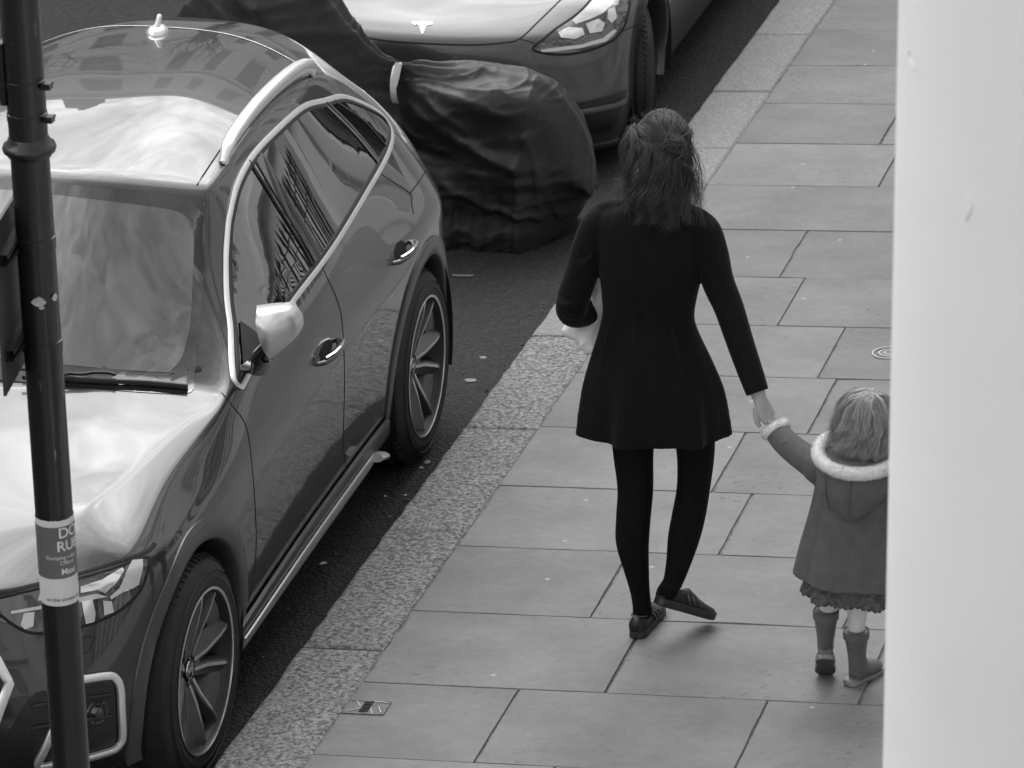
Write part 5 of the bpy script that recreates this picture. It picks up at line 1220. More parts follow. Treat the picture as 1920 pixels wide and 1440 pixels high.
def fall(i):
    g = LCK[i % len(LCK)]; o_ = Vector((rnd.gauss(0, .0075), rnd.gauss(0, .006), 0)); m_ = 1.06 - .40 * rnd.random() ** 1.3; o2 = Vector((rnd.gauss(0, .006), rnd.gauss(0, .006), 0))
    return [g[0] + o_] + [g[k] + o_ * (1 - .5 * k / 7) + o2 * (k / 7) ** 2 + Vector((0, 0, (g[0].z - g[k].z) * (1 - m_))) for k in range(1, 8)]
strands(mb, 6500, fall, .0007, 21, rnd)
def fly(i):
    a = rnd.uniform(0, 6.28); el = rnd.uniform(-.5, 1.3); d = Vector((math.cos(a) * math.cos(el), math.sin(a) * math.cos(el) * .8, math.sin(el))); c = Vector((.01, .035, 1.735))
    root = c + Vector((d.x * .09, d.y * .10, d.z * .095)); o1 = root + d * rnd.uniform(.012, .035) + Vector((0, 0, rnd.uniform(-.02, .015))); e1 = o1 + d * rnd.uniform(-.01, .03) + Vector((rnd.gauss(0, .015), rnd.gauss(0, .015), rnd.uniform(-.09, .0)))
    return [root, o1, e1]
def sweep(i):
    s_ = -1 if i % 3 else 1; z = 1.745 + rnd.uniform(-.035, .045); r0 = Vector((.010 + s_ * rnd.uniform(.088, .100), .03 + rnd.uniform(-.02, .03), z))
    return [r0, Vector((.010 + s_ * rnd.uniform(.070, .086), -.035, z + rnd.uniform(-.012, .012))), Vector((.02 + s_ * .045, -.078, z * .6 + 1.755 * .4 + rnd.uniform(-.010, .004))), tie + Vector((rnd.gauss(0, .006), -.006, rnd.gauss(0, .006)))]
strands(mb, 520, sweep, .0013, 12, rnd)
strands(mb, 300, fly, .0005, 8, rnd)
def frizz(i):
    s_ = -1 if rnd.random() < .62 else 1; z0 = rnd.uniform(1.56, 1.72); x0 = .01 + s_ * rnd.uniform(.075, .095)
    p = [Vector((x0, rnd.uniform(-.05, .05), z0))]
    for q in range(4): p.append(p[-1] + Vector((s_ * rnd.uniform(-.012, .026), rnd.uniform(-.02, .015), rnd.uniform(-.045, -.008))))
    return p
strands(mb, 420, frizz, .0007, 12, rnd)
for q in range(7):   # the long loose locks on the right
    x = .115 + q * .004; strands(mb, 4, lambda i: [Vector((.085, -.01, 1.79 + rnd.uniform(-.02, .02))), Vector((x + rnd.gauss(0, .004), -.03, 1.73)), Vector((x + .028 + rnd.gauss(0, .006), -.05, 1.66)), Vector((x + .020 + rnd.gauss(0, .012), -.06, 1.58)), Vector((x + .03 + rnd.gauss(0, .02), -.07, 1.50))], .0008, 14, rnd)
mb.obj('hair', M_HAIR, woman)
# tote bag squeezed under her left arm
bag = tag(empty('tote_bag', W0 + Vector((-.235, .14, 1.12))), 'crumpled white cloth bag under the left arm of the woman in black', 'bag')
def bagf(p, a, t, c):
    q = noise.noise(Vector((p.x * 16, p.y * 16, p.z * 11))) * .020 + max(0, 1 - abs(noise.noise(Vector((p.x * 20 + 5, p.y * 16, p.z * 7)))) * 2.4) ** 2 * .016
    return p + Vector((p.x - c.x, p.y - c.y, 0)).normalized() * q
V, F = loft([(-.160, .010, -.03, .012, .010), (-.140, -.008, -.03, .034, .02), (-.10, -.042, -.02, .052, .030), (-.05, -.038, .0, .056, .035), (.02, .0, .0, .060, .035), (.10, .030, .0, .052, .03), (.17, .048, .0, .034, .03), (.20, .05, 0, .015, .02)], 72, bagf, 14)
mb = MB(); mb.add(V, F); mb.obj('bag_body', M_BAG, bag)
mb = MB(); mb.tube(catmull([Vector((.03, .02, .16)), Vector((.06, .06, .20)), Vector((.085, .10, .12)), Vector((.09, .13, .03)), Vector((.06, .12, .0))], 5), [(.012, .003)] * 21, 8); mb.obj('handle', M_BAG, bag)
# ---------------------------------------------------------------- child
M_CCOAT = mat('grey_wool_coat', .105, .9, var=.10, vscale=25, sheen=.12, bump=.5, bscale=220, spec=.25); M_FUR = mat('cream_fleece', .72, .95, var=.05, vscale=60, bump=.5, bscale=90, sheen=.4); M_BOOT = mat('rubber_boot', .11, .38, var=.06, vscale=12, spec=.5); M_BSOLE = mat('boot_sole', .06, .6); M_BRIM = mat('boot_band', .19, .5)
M_WTI = mat('white_tights', .68, .85, var=.06, vscale=40, bump=.4, bscale=160); M_LACE = mat('lace_skirt', .085, .85, var=.5, vscale=55, bump=1.5, bscale=110)
CX0, CY0 = -2.19, 12.10; CZ0 = G(CX0, CY0); C0 = Vector((CX0, CY0, CZ0))
kid = tag(empty('person', C0), 'toddler seen from behind in a grey fleece-trimmed coat and rubber boots, one arm reaching up', 'person')
ch = W0 + hand_w - C0           # clasp point in the child's frame
cuffc = at(1455, 806, WY + HY - .02) - C0; elb = at(1492, 846, CY0 + .08) - C0
cp_ = []
cp_.append(limb([(-.035, .01, .42), (-.040, .01, .34), (-.042, .006, .27), (-.045, .001, .20), (-.046, .000, .13)], [.050, .043, .033, .028, .022]))
cp_.append(limb([(.060, .01, .42), (.056, .01, .34), (.050, .01, .27), (.047, .006, .19), (.042, .003, .10)], [.050, .044, .034, .028, .024]))
cp_.append(loft([(.36, .02, .01, .09, .07), (.50, .035, .01, .10, .08), (.62, .04, .01, .095, .075), (.72, .043, .005, .10, .065), (.77, .045, .005, .06, .05), (.82, .05, .015, .042, .042), (.86, .052, .02, .045, .05)]))
khc = Vector((.068, .02, .935)); cp_.append(ellipsoid(khc + Vector((0, -.005, .002)), (.070, .078, .070))); cp_.append(ellipsoid(khc + Vector((0, .025, -.028)), (.055, .058, .062)))
cp_.append(ellipsoid(khc + Vector((0, .088, -.022)), (.010, .010, .009)))
for s_ in (1, -1): cp_.append(ellipsoid(khc + Vector((.071 * s_, .01, -.008)), (.007, .014, .022)))
cp_.append(limb([(-.03, .01, .735), (-.09, .02, .75), elb, cuffc, cuffc.lerp(ch, .75)], [.036, .032, .028, .022, (.017, .014)]))
d2 = (ch - cuffc).normalized()
cp_.append(limb([cuffc.lerp(ch, .5), ch + d2 * -.008, ch + d2 * .014], [(.014, .018), (.013, .022), (.010, .021)], 12))
for i in range(4): cp_.append(finger(ch + d2 * .012 + Vector((.0, -.016 + .010 * i, 0)), d2 + Vector((-.1, 0, 0)), (0, 1, 0), .033 - .003 * abs(i - 1), .0052, (-8, -18, -20)))
cp_.append(finger(ch - d2 * .012 + Vector((.014, -.010, .004)), (d2 + Vector((.7, -.2, 0))), (0, 1, 0), .026, .0056, (0, -14, -14)))
cp_.append(limb([(.12, .01, .735), (.165, .02, .66), (.18, .05, .57), (.175, .08, .50)], [.036, .031, .026, .021]))
for i in range(4): cp_.append(finger(Vector((.165 + .009 * i, .085, .475)), (0, .15, -1), (1, 0, 0), .036, .0056, (8, 20, 20)))
cp_.append(limb([(.175, .08, .50), (.177, .085, .485), (.177, .088, .468)], [(.016, .014), (.012, .021), (.010, .02)], 12)); cp_.append(finger(Vector((.158, .088, .492)), (-.5, .2, -.8), (0, 1, 0), .028, .0062, (0, -10, -10)))
kb = grow('body', cp_, .0034, M_SKIN, kid, 2, .3); two_mats(kb, M_WTI, lambda c: c.z < .46 and c.x < .13)
for s_ in (1, -1):
    V, F = ellipsoid(khc + Vector((.026 * s_, .072, .0)), (.011, .009, .009), n=12); mb = MB(); mb.add(V, F); mb.obj('eye', M_EYE, kid)
V, F = ellipsoid(khc + Vector((0, .078, -.048)), (.016, .006, .005), n=12); mb = MB(); mb.add(V, F); mb.obj('mouth', M_LIP, kid)
def kfold(p, a, t, c):
    k = max(0, (.66 - p.z) / .28); d = Vector((p.x - c.x, p.y - c.y, 0)).normalized()
    p = p + d * (.007 * k * math.sin(6 * a + .6))
    for s0 in (1.5 * math.pi - .75, 1.5 * math.pi + .75):      # back seams
        if abs(a - s0) < .09: p = p - d * .007 * (1 - abs(a - s0) / .09)
    return p
kc = [loft([(.384, .042, .01, .198, .146, .95), (.43, .042, .01, .189, .140, .95), (.50, .043, .01, .176, .130), (.58, .044, .01, .158, .120), (.66, .045, .008, .143, .110), (.72, .045, .006, .133, .100, .92), (.765, .045, .004, .115, .085), (.79, .046, .004, .078, .070), (.82, .048, .01, .062, .062)], 64, kfold, 9)]
kc.append(limb([(-.035, .008, .738), (-.075, .012, .742), (-.105, .03, .752), elb, elb.lerp(cuffc, .5) + Vector((-.004, 0, -.003)), cuffc + (cuffc - ch).normalized() * .010], [.052, .053, .049, .045, .043, .041]))
for q in range(3):   # sleeve wrinkles
    m_ = Vector((-.11, .03, .755)).lerp(elb.lerp(cuffc, .3), q / 2.0); kc.append(limb([m_ + Vector((-.012, -.036, .030)), m_ + Vector((.008, -.046, .0)), m_ + Vector((.020, -.034, -.034))], [.006, .011, .006], 8))
kc.append(limb([(.125, .008, .738), (.165, .015, .68), (.185, .04, .60), (.18, .07, .53)], [.052, .047, .043, .040]))
# hood hanging at the back
kc.append(loft([(.640, .044, -.120, .014, .012), (.655, .044, -.118, .040, .024), (.69, .045, -.108, .078, .044), (.73, .046, -.096, .110, .058), (.77, .048, -.080, .120, .066), (.81, .050, -.062, .126, .073), (.835, .052, -.045, .126, .076)], 44, None, 8))
grow('coat', kc, .005, M_CCOAT, kid, 3, .4)
mb = MB(); mb.tube([(.044, -.153, .655), (.045, -.158, .69), (.046, -.160, .73), (.048, -.152, .77), (.05, -.142, .81)], .0022, 6); 
mb.tube([(-.02, -.137, .675), (-.03, -.142, .72), (-.035, -.140, .77), (-.038, -.130, .81)], .0018, 6); mb.obj('hood_seam', M_CCOAT, kid)
# fleece ring of the hood and cuff, with short fibres
def fleece(pts, r, nm, nf, closed=True):
    Q = catmull([Vector(p) for p in pts], 8, closed); Q2 = Q + [Q[0]] if closed else Q
    mb = MB(); V, F = tube_data(Q2, [(r * (1 + .07 * noise.noise(q * 18)), r * (1 + .07 * noise.noise(q * 18 + Vector((3, 1, 2))))) for q in Q2], 16, cap=not closed); mb.add(V, F)
    for i in range(nf):
        q = rnd.randrange(len(Q2) - 1); c = Q2[q].lerp(Q2[q + 1], rnd.random()); t = (Q2[q + 1] - Q2[q]).normalized()
        a = Vector((rnd.gauss(0, 1), rnd.gauss(0, 1), rnd.gauss(0, 1))); a = (a - t * a.dot(t)).normalized()
        V, F = tube_data([c + a * r * .9, c + a * (r + .0015) + t * rnd.uniform(-.003, .003), c + a * (r + .004) + t * rnd.uniform(-.007, .007)], [.0006, .0005, .0002], 3, cap=False); mb.add(V, F)
    return mb.obj(nm, M_FUR, kid)
fleece([(.052 + .127 * math.cos(a), -.035 + .104 * math.sin(a), .835 + .028 * math.sin(a)) for a in [2 * math.pi * q / 14 for q in range(14)]], .0215, 'hood_trim', 5000)
ad = (ch - cuffc).normalized(); s1 = ad.cross(Vector((0, 1, 0))).normalized(); s2 = ad.cross(s1)
fleece([cuffc + ad * .004 + s1 * .032 * math.cos(a) + s2 * .030 * math.sin(a) for a in [2 * math.pi * q / 10 for q in range(10)]], .0195, 'cuff_trim', 2400)
fleece([Vector((.179, .076, .515)) + Vector((.030 * math.cos(a), .030 * math.sin(a), .01 * math.sin(a))) for a in [2 * math.pi * q / 10 for q in range(10)]], .0195, 'cuff_trim', 500)
# lace skirt peeping below the coat
V = []; F = []; n = 240
for r_i, (z, rr) in enumerate(((.42, .86), (.37, .93), (.345, .99), (.335, 1.0), (.328, 1.005))):
    for j in range(n):
        a = 2 * math.pi * j / n; w_ = .006 * math.sin(11 * a + 1) + .003 * math.sin(23 * a); sc_ = -.006 * abs(math.sin(30 * a)) if r_i == 4 else 0
        V.append((.044 + (.176 * rr + w_ * r_i / 3) * math.cos(a), .01 + (.128 * rr + w_ * r_i / 3) * math.sin(a), z + sc_ - .010 * (.5 + .5 * math.sin(5 * a)) * r_i / 4))
for i in range(4):
    for j in range(n): F.append((i * n + j, i * n + (j + 1) % n, (i + 1) * n + (j + 1) % n, (i + 1) * n + j))
mb = MB(); mb.add(V, F); o = mb.obj('skirt', M_LACE, kid); md = o.modifiers.new('t', 'SOLIDIFY'); md.thickness = .004; apply_mods(o)
def boot(M_, top, fp=0):
    e = bpy.data.objects.new('boot', None); COL.objects.link(e); e.parent = kid; e.matrix_local = M_
    p = [loft([(.035, 0, .048, .030, .040), (.07, 0, .040, .029, .036), (.10, 0, .034, .029, .032), (.15, 0, .030, .036, .037), (top, 0, .028, .041, .041)], 28, None, 5),
         limb([(0, .018, .030), (0, .06, .034), (0, .11, .030), (0, .145, .024)], [(.030, .024), (.030, .029), (.023, .034), (.015, .022)], 20)]
    FP = Matrix.Translation((0, .035, .055)) @ Matrix.Rotation(R(fp), 4, 'X') @ Matrix.Translation((0, -.035, -.055)); p[1] = ([FP @ v for v in p[1][0]], p[1][1])
    if fp: p[0] = loft([(.050, 0, .040, .027, .028), (.07, 0, .038, .028, .032), (.10, 0, .034, .029, .032), (.15, 0, .030, .036, .037), (top, 0, .028, .041, .041)], 28, None, 5)
    o = grow('boot_shell', p, .004, M_BOOT, e, 4, .45)
    mb = MB(); mb.lathe([(.0390, top - .028), (.0420, top - .026), (.0430, top), (.039, top + .001), (.036, top - .010)], 36, Matrix.Translation((0, .028, 0)) @ Matrix.Diagonal((1.0, 1.03, 1, 1))); mb.obj('boot_band', M_BOOT, e, True, 40)
    P = catmull([Vector((a, b, 0)) for a, b in ((0, -.010), (.024, -.004), (.031, .02), (.028, .055), (.034, .10), (.032, .135), (.017, .163), (0, .168), (-.017, .163), (-.032, .135), (-.034, .10), (-.028, .055), (-.031, .02), (-.024, -.004))], 4, True)
    V = []; F = []; n = len(P)
    for ins, z in ((.95, 0), (1, .003), (1, .013), (.96, .017)):
        for q in P: V.append(FP @ Vector((q.x * ins, (q.y - .08) * ins + .08, z)))
    for i in range(3):
        for j in range(n): F.append((i * n + j, i * n + (j + 1) % n, (i + 1) * n + (j + 1) % n, (i + 1) * n + j))
    F.append(tuple(3 * n + j for j in range(n))); mb = MB(); mb.add(V, F); mb.obj('sole_edge', M_BRIM, e, True, 50)
    mb = MB(); mb.add([V[j] - (FP.to_3x3() @ Vector((0, 0, .0006))) for j in range(n)], [tuple(range(n))[::-1]]); so_ = mb.obj('sole', M_BSOLE, e, False)
    return e
boot(MS((.036, -.028, G(CX0 + .04, CY0) - CZ0 + .001), -28), .190)
boot(MS((-.046, -.030, .062), 10, 3), .195, -48)
# child's hair
mb = MB(); V, F = loft([(.865, .070, .005, .056, .054), (.91, .070, .012, .068, .076), (.95, .070, .018, .071, .082), (.99, .070, .022, .058, .068), (1.015, .070, .024, .028, .034)], 28)
V = [v if v.y < .055 else Vector((v.x, .055 + (v.y - .055) * .3, v.z)) for v in V]; V = [Vector(((v.x - .06) * 1.0 + .06, v.y, .86 + (v.z - .86) * .93)) for v in V]; mb.add(V, F); mb.obj('hair_base', mat('fair_hair_base', .12, .6, var=.3, vscale=50), kid)
mb = MB(); crown = Vector((.070, .005, 1.022)); KL = []
for q in range(130):
    a = rnd.uniform(-3.45, .30); root = crown + Vector((rnd.gauss(0, .012), rnd.gauss(0, .012), rnd.uniform(.0, .008))); L_ = rnd.uniform(.10, .175); bulge = rnd.uniform(.96, 1.20)
    e1 = Vector((.070 + .078 * bulge * math.cos(a), .015 + .090 * bulge * math.sin(a), .960)); ph = rnd.uniform(0, 6.28); am = rnd.uniform(.006, .018); tw = rnd.uniform(-.45, .45)
    pts = [root, root.lerp(e1, .30) + Vector((math.cos(a) * .014, math.sin(a) * .014, .016)), root.lerp(e1, .65) + Vector((math.cos(a) * .014, math.sin(a) * .014, .014)), e1]
    for k in (.25, .5, .75, 1.0):
        rr = bulge * (1 + .09 * k); aa = a + tw * k
        pts.append(Vector((.070 + .079 * rr * math.cos(aa) + am * math.sin(ph + k * 7), .015 + .092 * rr * math.sin(aa) + am * math.cos(ph + k * 6), max(.955 - L_ * k * .8, .848))))
    KL.append(pts)
def kf(i):
    g = KL[i % len(KL)]; o_ = Vector((rnd.gauss(0, .006), rnd.gauss(0, .006), 0)); o2 = Vector((rnd.gauss(0, .009), rnd.gauss(0, .009), rnd.gauss(0, .007)))
    return [g[k] + o_ * min(1, .3 + k / 4) + o2 * (k / 7) ** 2 for k in range(8)]
strands(mb, 5500, kf, .0006, 21, rnd)
def kw(i):      # wisps blown out at the side
    x = rnd.uniform(-.018, .0); z = .96 + rnd.uniform(-.04, .03); p = [Vector((x, rnd.uniform(-.03, .03), z))]
    for k in range(4): p.append(p[-1] + Vector((rnd.uniform(-.016, .004), rnd.uniform(-.016, .006), rnd.uniform(-.030, -.008))))
    return p
strands(mb, 220, kw, .0007, 12, rnd)
mb.obj('hair', M_HAIRC, kid)
# ================================================================ signpost in front of the car
M_POLE = bpy.data.materials.new('black_gloss_pole'); M_POLE.use_nodes = True
t = M_POLE.node_tree; b = t.nodes['Principled BSDF']; b.inputs['Roughness'].default_value = .33; b.inputs['Coat Weight'].default_value = .3
v1, n1 = ramp_noise(t, 9, 0, 1, 6, .7, p0=.665, p1=.70); mpn = t.nodes.new('ShaderNodeMapping'); tcn = t.nodes.new('ShaderNodeTexCoord'); mpn.inputs['Scale'].default_value = (30, 30, 6); t.links.new(tcn.outputs['Object'], mpn.inputs[0])
v2, n2 = ramp_noise(t, 1.0, 0, 1, 5, .65, p0=.66, p1=.70, vec=mpn.outputs[0])
mr_ = t.nodes.new('ShaderNodeMapRange'); mr_.inputs[3].default_value = .008; mr_.inputs[4].default_value = .16; t.links.new(v2, mr_.inputs[0]); t.links.new(mr_.outputs[0], b.inputs['Base Color'])
bp = t.nodes.new('ShaderNodeBump'); bp.inputs['Strength'].default_value = .4; bp.inputs['Distance'].default_value = .002; t.links.new(n2, bp.inputs['Height']); t.links.new(bp.outputs[0], b.inputs['Normal'])
PX, PY = -3.7135, 9.2165; PZ = G(PX, PY); pr = .0485
pole = tag(empty('sign_pole', (PX, PY, PZ)), 'black round metal pole with ring collar in front of the grey SUV', 'pole')
lean = Vector((-.0018, 0, 1))
mb = MB(); mb.lathe([(pr, 0), (pr, 4.6), (0, 4.6)], 48, Matrix.Shear('XY', 4, (lean.x, 0))); mb.obj('shaft', M_POLE, pole, True, 40)
def zpix(v, u=80): return at(u, v, PY - pr).z - PZ
zc = zpix(292); mb = MB(); mb.lathe([(pr, -.022), (pr + .006, -.020), (pr + .008, -.012), (pr + .016, -.008), (pr + .019, .001), (pr + .016, .010), (pr + .006, .014), (pr + .004, .024), (pr, .030)], 48, Matrix.Translation((lean.x * zc, 0, zc))); mb.obj('collar', M_POLE, pole, True, 60)
for v in (170, 232):
    z = zpix(v); mb = MB(); mb.lathe([(pr, -.010), (pr + .002, -.009), (pr + .002, .009), (pr, .010)], 40, Matrix.Translation((lean.x * z, 0, z))); mb.box((pr + .008, -.012, z), (.022, .026, .016)); mb.tube([(pr + .012, -.030, z), (pr + .012, .014, z)], .005, 8); mb.obj('clamp_band', M_POLE, pole, True, 40)
z = zpix(150); mb = MB(); mb.box((-pr - .004, -.01, z), (.016, .05, .16)); mb.obj('clamp_bracket', M_POLE, pole, True, 30)
for v in (467, 660):
    z = zpix(v); mb = MB(); mb.lathe([(pr, -.016), (pr + .0025, -.015), (pr + .0025, .015), (pr, .016)], 40, Matrix.Translation((lean.x * z, 0, z))); mb.obj('clamp_band', M_POLE, pole, True, 40)
mb = MB(); mb.lathe([(pr + .035, 0), (pr + .035, .02), (pr + .012, .035), (pr + .01, .25), (pr, .26)], 48); mb.obj('base', M_POLE, pole, True, 40)
z = zpix(569); mb = MB()
# flaked-off paint showing pale primer
for k, (a0, da, zz, h_) in enumerate(((-1.75, .85, 0, .026), (-2.25, .30, -.012, .016), (-2.2, .25, .010, .010), (-.62, .45, .006, .020), (-1.35, .30, -.014, .012))):
    V = []; F = []; n = 10
    for i in range(n + 1):
        a = a0 + da * i / n; e_ = math.sin(math.pi * i / n); V += [((pr + .0008) * math.cos(a), (pr + .0008) * math.sin(a), z + zz + h_ * .6 * e_ + random.uniform(-.001, .001)), ((pr + .0008) * math.cos(a), (pr + .0008) * math.sin(a), z + zz - h_ * .4 * e_ + random.uniform(-.001, .001))]
        if i: F.append((2 * i - 2, 2 * i, 2 * i + 1, 2 * i - 1))
    mb.add(V, F)
mb.obj('flaked_paint', mat('old_primer', .45, .8, var=.3, vscale=60), pole, False)
# sticker sleeve wrapped round the pole
M_STK = mat('sticker_white', .62, .5, var=.04, vscale=20); M_STG = mat('sticker_grey', .115, .45, var=.06, vscale=20); M_INK = mat('ink', .08, .6)
zt, za, zb_, zd = zpix(979, 108), zpix(991, 108), zpix(1087, 112), zpix(1138, 116)
def band(nm, z0, z1, r, m, par, wob=0):
    V = []; F = []; n = 64
    for i in range(n):
        a = 2 * math.pi * i / n; V += [(r * math.cos(a) + lean.x * z0, r * math.sin(a), z0), (r * math.cos(a) + lean.x * z1, r * math.sin(a), z1 + (random.uniform(-wob, wob)))]
        j = (i + 1) % n; F.append((2 * i, 2 * j, 2 * j + 1, 2 * i + 1))
    mb = MB(); mb.add(V, F); return mb.obj(nm, m, par)
stk = band('sticker', zd, zt, pr + .0012, M_STK, pole, .0012); band('sticker_panel', zb_, za, pr + .0018, M_STG, stk)
def wrap_text(s, size, u0, v0, m, bold=True, sc_=1.0, r=None):
    """lettering bent round the pole; starts at pixel (u0, v0) of the photo"""
    cu = bpy.data.curves.new('lettering', 'FONT'); cu.body = s; cu.size = size; cu.space_character = .96
    if bold: cu.offset = size * .018
    cu.resolution_u = 4
    o = bpy.data.objects.new('lettering', cu); COL.objects.link(o)
    dg = bpy.context.evaluated_depsgraph_get(); me = bpy.data.meshes.new_from_object(o.evaluated_get(dg)); bpy.data.objects.remove(o)
    bm = bmesh.new(); bm.from_mesh(me)
    xs = [v.co.x for v in bm.verts]; q = min(xs)
    while q < max(xs):
        bmesh.ops.bisect_plane(bm, geom=bm.verts[:] + bm.edges[:] + bm.faces[:], plane_co=(q, 0, 0), plane_no=(1, 0, 0)); q += .004
    rr = r or pr + .0026
    # start angle from the pixel
    d = ray(u0, v0); ox, oy = CAMP.x - PX - lean.x * 2, CAMP.y - PY; A_ = d.x ** 2 + d.y ** 2; B_ = 2 * (ox * d.x + oy * d.y); C_ = ox * ox + oy * oy - rr * rr; t_ = (-B_ - math.sqrt(max(B_ * B_ - 4 * A_ * C_, 0))) / (2 * A_); hit = CAMP + d * t_
    a0 = math.atan2(hit.y - PY, hit.x - PX - lean.x * 2); z0 = hit.z - PZ
    for v in bm.verts:
        a = a0 + v.co.x / rr; zz = z0 + v.co.y; v.co = Vector((rr * math.cos(a) + lean.x * zz, rr * math.sin(a), zz))
    bm.to_mesh(me); bm.free(); fin('lettering', me, m, stk, False)
wrap_text('DO', .040, 109, 1010, M_STK); wrap_text('RUB', .040, 106, 1035, M_STK); wrap_text('Dumping rubb', .0150, 86, 1049, M_STK, False); wrap_text('Offend', .0150, 112, 1060, M_STK, False); wrap_text('Maxi', .0235, 115, 1078, M_STK)
wrap_text('on the streets you', .0150, 87, 1126, M_INK, False)
# traffic sign seen from behind, held off the pole by two channels
M_SIGNB = mat('sign_back_grey', .030, .5, var=.15, vscale=8); M_EDGE = mat('sign_edge', .35, .4); M_CHAN = mat('channel', .035, .4, metal=.4)
SY = PY
sign = tag(empty('traffic_sign', (PX - .09, PY, zpix(560) + PZ)), 'rectangular road sign seen from its dark back, clamped to the black pole', 'sign')
# plane runs roughly along the street; local frame: a = along plate (towards the viewer/left), n = normal
pa = at(10, 742, PY - .17); pb = at(56, 700, PY + .10); pa.z; dirv = Vector((pb.x - pa.x, pb.y - pa.y, 0)); W_ = dirv.length; dirv.normalize(); nrm = Vector((dirv.y, -dirv.x, 0))
zlo = pa.z; zhi = at(0, 432, PY - .17).z
org = Vector((pa.x, pa.y, 0)) - sign.location; org.z = 0
Wp = .42
def plate(m0, a0, a1, z0, z1, n0, n1):
    V = [org + dirv * a + nrm * n_ + Vector((0, 0, z)) for a in (a0, a1) for n_ in (n0, n1) for z in (z0, z1)]
    m0.add(V, [(0, 1, 3, 2), (4, 6, 7, 5), (0, 4, 5, 1), (2, 3, 7, 6), (1, 5, 7, 3), (0, 2, 6, 4)])
z0_, z1_ = zlo - sign.location.z, zhi - sign.location.z
mb = MB(); plate(mb, 0, Wp, z0_, z1_, -.003, .003); mb.obj('sign_plate', M_SIGNB, sign, False)
mb = MB(); plate(mb, -.0015, Wp, z1_, z1_ + .004, -.004, .004); plate(mb, -.003, 0, z0_, z1_ + .004, -.004, .004); mb.obj('sign_edge', M_SIGNB, sign, False)
for v in (495, 672):
    zz = at(12, v, PY - .17).z - sign.location.z; mb = MB()
    a0, a1 = .012, Wp - .01
    plate(mb, a0, a1, zz - .018, zz + .018, .003, .006); plate(mb, a0, a1, zz + .015, zz + .018, .006, .028); plate(mb, a0, a1, zz - .018, zz - .015, .006, .028); plate(mb, a0, a1, zz + .006, zz + .018, .026, .029); plate(mb, a0, a1, zz - .018, zz - .006, .026, .029)
    mb.obj('channel', M_CHAN, sign, False)
# ================================================================ small things lying about
def scrap(name, u, v, s, label, cat, m, road=True, seed=0, flat=.25, el=1.0):
    r_ = random.Random(seed); d = ray(u, v); n_ = Vector((0 if road else -GC, -GG, 1)); k = (.12 - GC * X1 - GG * 16) if not road else (-.02 - GG * 16)
    P = CAMP + d * ((k - CAMP.dot(n_)) / d.dot(n_))
    V = []; F = []; n = 9
    for i, (rr, zz) in enumerate(((.2, 1), (.75, .8), (1, .35), (.8, 0))):
        for j in range(n):
            a = 6.283 * j / n; q = s * rr * (1 + .35 * noise.noise(Vector((j * 1.7 + seed, i * .3, 0)))); V.append((q * math.cos(a) * el, q * math.sin(a), .002 + s * flat * zz * (1 + .5 * noise.noise(Vector((j, seed, 1))))))
    for i in range(3):
        for j in range(n): F.append((i * n + j, i * n + (j + 1) % n, (i + 1) * n + (j + 1) % n, (i + 1) * n + j))
    F.append(tuple(range(n)))
    mb = MB(); mb.add(V, F); o = mb.obj(name, m, None, True, 40); o.location = P; o.rotation_euler = (0, 0, r_.uniform(0, 3)); return tag(o, label, cat)
M_DRY = mat('dry_leaf', .30, .8, var=.2, vscale=60); M_PAP = mat('paper', .65, .8)
scrap('dry_leaf', 882, 714, .017, 'pale dry leaf on the asphalt right of the SUV rear wheel', 'leaf', M_DRY, seed=1, el=1.5)
scrap('dry_leaf', 906, 671, .012, 'small pale leaf on the asphalt between rear wheel and kerb, higher of two', 'leaf', M_DRY, seed=2, el=1.4)
scrap('paper_scrap', 606, 1057, .010, 'tiny white paper scrap in the gutter shade below the car sill', 'litter', M_PAP, seed=3, el=1.6)
scrap('pebble', 802, 869, .014, 'pebble in the gutter just right of the rear tyre', 'pebble', M_DRY, seed=4, flat=.6); scrap('pebble', 790, 879, .009, 'smaller pebble below the gutter pebble at the rear tyre', 'pebble', M_DRY, seed=5, flat=.6)
scrap('paper_scrap', 722, 931, .006, 'white speck of paper in the dark gutter behind the sill end', 'litter', M_PAP, seed=6)
scrap('paper_scrap', 760, 929, .006, 'white speck of paper by the kerb below the rear tyre', 'litter', M_PAP, seed=7)
d = ray(868, 519); n_ = Vector((0, -GG, 1)); P = CAMP + d * ((-.02 - GG * 16 - CAMP.dot(n_)) / d.dot(n_))
mb = MB(); mb.tube(catmull([Vector((-.045, -.006, .006)), Vector((-.01, -.009, .008)), Vector((.025, -.003, .008)), Vector((.045, .008, .006))], 4), .0035, 6); o = mb.obj('twig', mat('pale_twig', .32, .8)); o.location = P; tag(o, 'short pale curved twig on the road behind the SUV rear bumper', 'twig')
# loose grit gathered in the gutter and under the cars
rg_ = random.Random(5); mb = MB()
for i in range(1500):
    y = rg_.uniform(9.5, 24); x = X1 - abs(rg_.gauss(0, .10)) - .012; r_ = rg_.uniform(.0015, .006) if rg_.random() < .93 else rg_.uniform(.006, .011); z = RD(y)
    V = [(x + r_ * rg_.uniform(.7, 1.2) * a, y + r_ * rg_.uniform(.7, 1.2) * b, z + r_ * c * .8 + r_ * .3) for a, b, c in ((1, 0, 0), (0, 1, 0), (-1, 0, 0), (0, -1, 0), (0, 0, 1), (0, 0, -1))]
    mb.add(V, [(0, 1, 4), (1, 2, 4), (2, 3, 4), (3, 0, 4), (1, 0, 5), (2, 1, 5), (3, 2, 5), (0, 3, 5)])
tag(mb.obj('grit', mat('grit', .13, .8, var=.5, vscale=40), None, False), 'loose grit lying along the gutter', 'grit', kind='stuff')
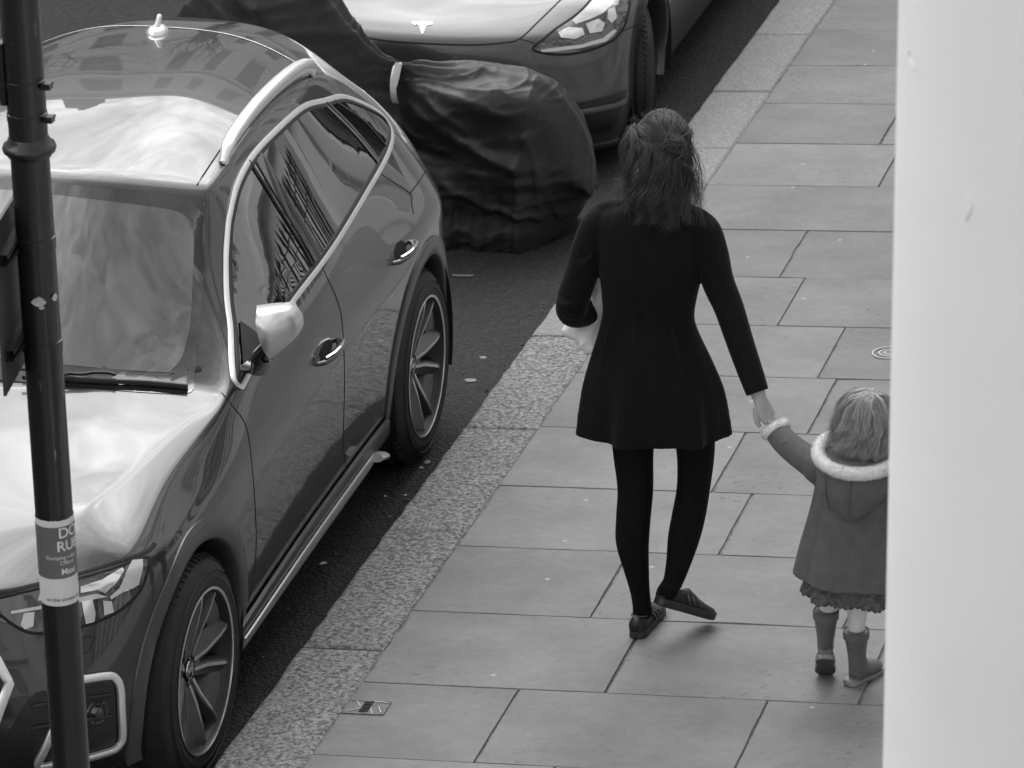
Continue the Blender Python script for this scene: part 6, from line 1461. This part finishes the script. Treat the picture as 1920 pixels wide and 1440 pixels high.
# inspection covers let into the paving
M_COV = mat('cast_cover', .17, .55, metal=.5, var=.3, vscale=30)
x0, x1, y0, y1 = -3.757, -3.618, 11.684, 11.781
cv = tag(empty('inspection_cover', (x0, y0, G(x0, y0))), 'small oblong metal inspection cover with ribs beside the kerb', 'cover')
def gz(x, y): return G(x, y) - G(x0, y0)
def strip(mb, ax, ay, bx, by, w_, h0, h1):
    a = Vector((ax, ay)); b_ = Vector((bx, by)); t_ = (b_ - a).normalized(); n2 = Vector((-t_.y, t_.x)) * w_ / 2; V = []
    for p in (a - n2, a + n2, b_ + n2, b_ - n2):
        for h_ in (h0, h1): V.append((p.x - x0, p.y - y0, gz(p.x, p.y) + h_))
    mb.add(V, [(1, 3, 5, 7), (0, 1, 3, 2), (2, 3, 5, 4), (4, 5, 7, 6), (6, 7, 1, 0)])
mb = MB(); strip(mb, x0, (y0 + y1) / 2, x1, (y0 + y1) / 2, y1 - y0, -.01, .002); mb.obj('plate', mat('cover_plate', .16, .6, var=.3, vscale=40, bump=.6, bscale=90), cv, False)
mb = MB()
for (a, b_, c_, d_) in ((x0, y0, x0, y1), (x1, y0, x1, y1), (x0, y0, x1, y0), (x0, y1, x1, y1)): strip(mb, a, b_, c_, d_, .004, -.01, .0045)
mb.obj('frame', M_COV, cv, False)
mb = MB()
for (a, b_, c_, d_) in ((.18, .95, .36, .50), (.62, .42, .74, .02), (.78, .60, .93, .12), (.60, .95, .98, .90), (.10, .12, .40, .40)): strip(mb, x0 + (x1 - x0) * a, y0 + (y1 - y0) * b_, x0 + (x1 - x0) * c_, y0 + (y1 - y0) * d_, .0035, .002, .0055)
mb.obj('rib', mat('worn_steel', .5, .35, metal=.8), cv, False)
mb = MB()
for k in range(7): strip(mb, x0 + (x1 - x0) * .38, y0 + (y1 - y0) * (.14 + k * .12), x0 + (x1 - x0) * .60, y0 + (y1 - y0) * (.14 + k * .12 + .03), .0045, .002, .0042)
mb.obj('slot', M_GAP, cv, False)
cx_, cy_ = -2.571, 15.174
cv = tag(empty('stop_cock_cover', (cx_, cy_, G(cx_, cy_))), 'small round metal cover in the rough slab beside the column', 'cover')
Mt = Matrix.Rotation(math.atan(GG), 4, 'X') @ Matrix.Rotation(-math.atan(GC), 4, 'Y')
mb = MB(); mb.lathe([(0, .003), (.048, .003), (.050, .001)], 40, Mt); mb.obj('plate', M_COV, cv, True, 30)
mb = MB()
for r_ in (.066, .040, .020): mb.lathe([(r_ - .004, .001), (r_ - .003, .006), (r_ + .003, .006), (r_ + .004, .001)], 40, Mt)
mb.obj('ring', mat('worn_ring', .45, .45, metal=.5), cv, True, 40)
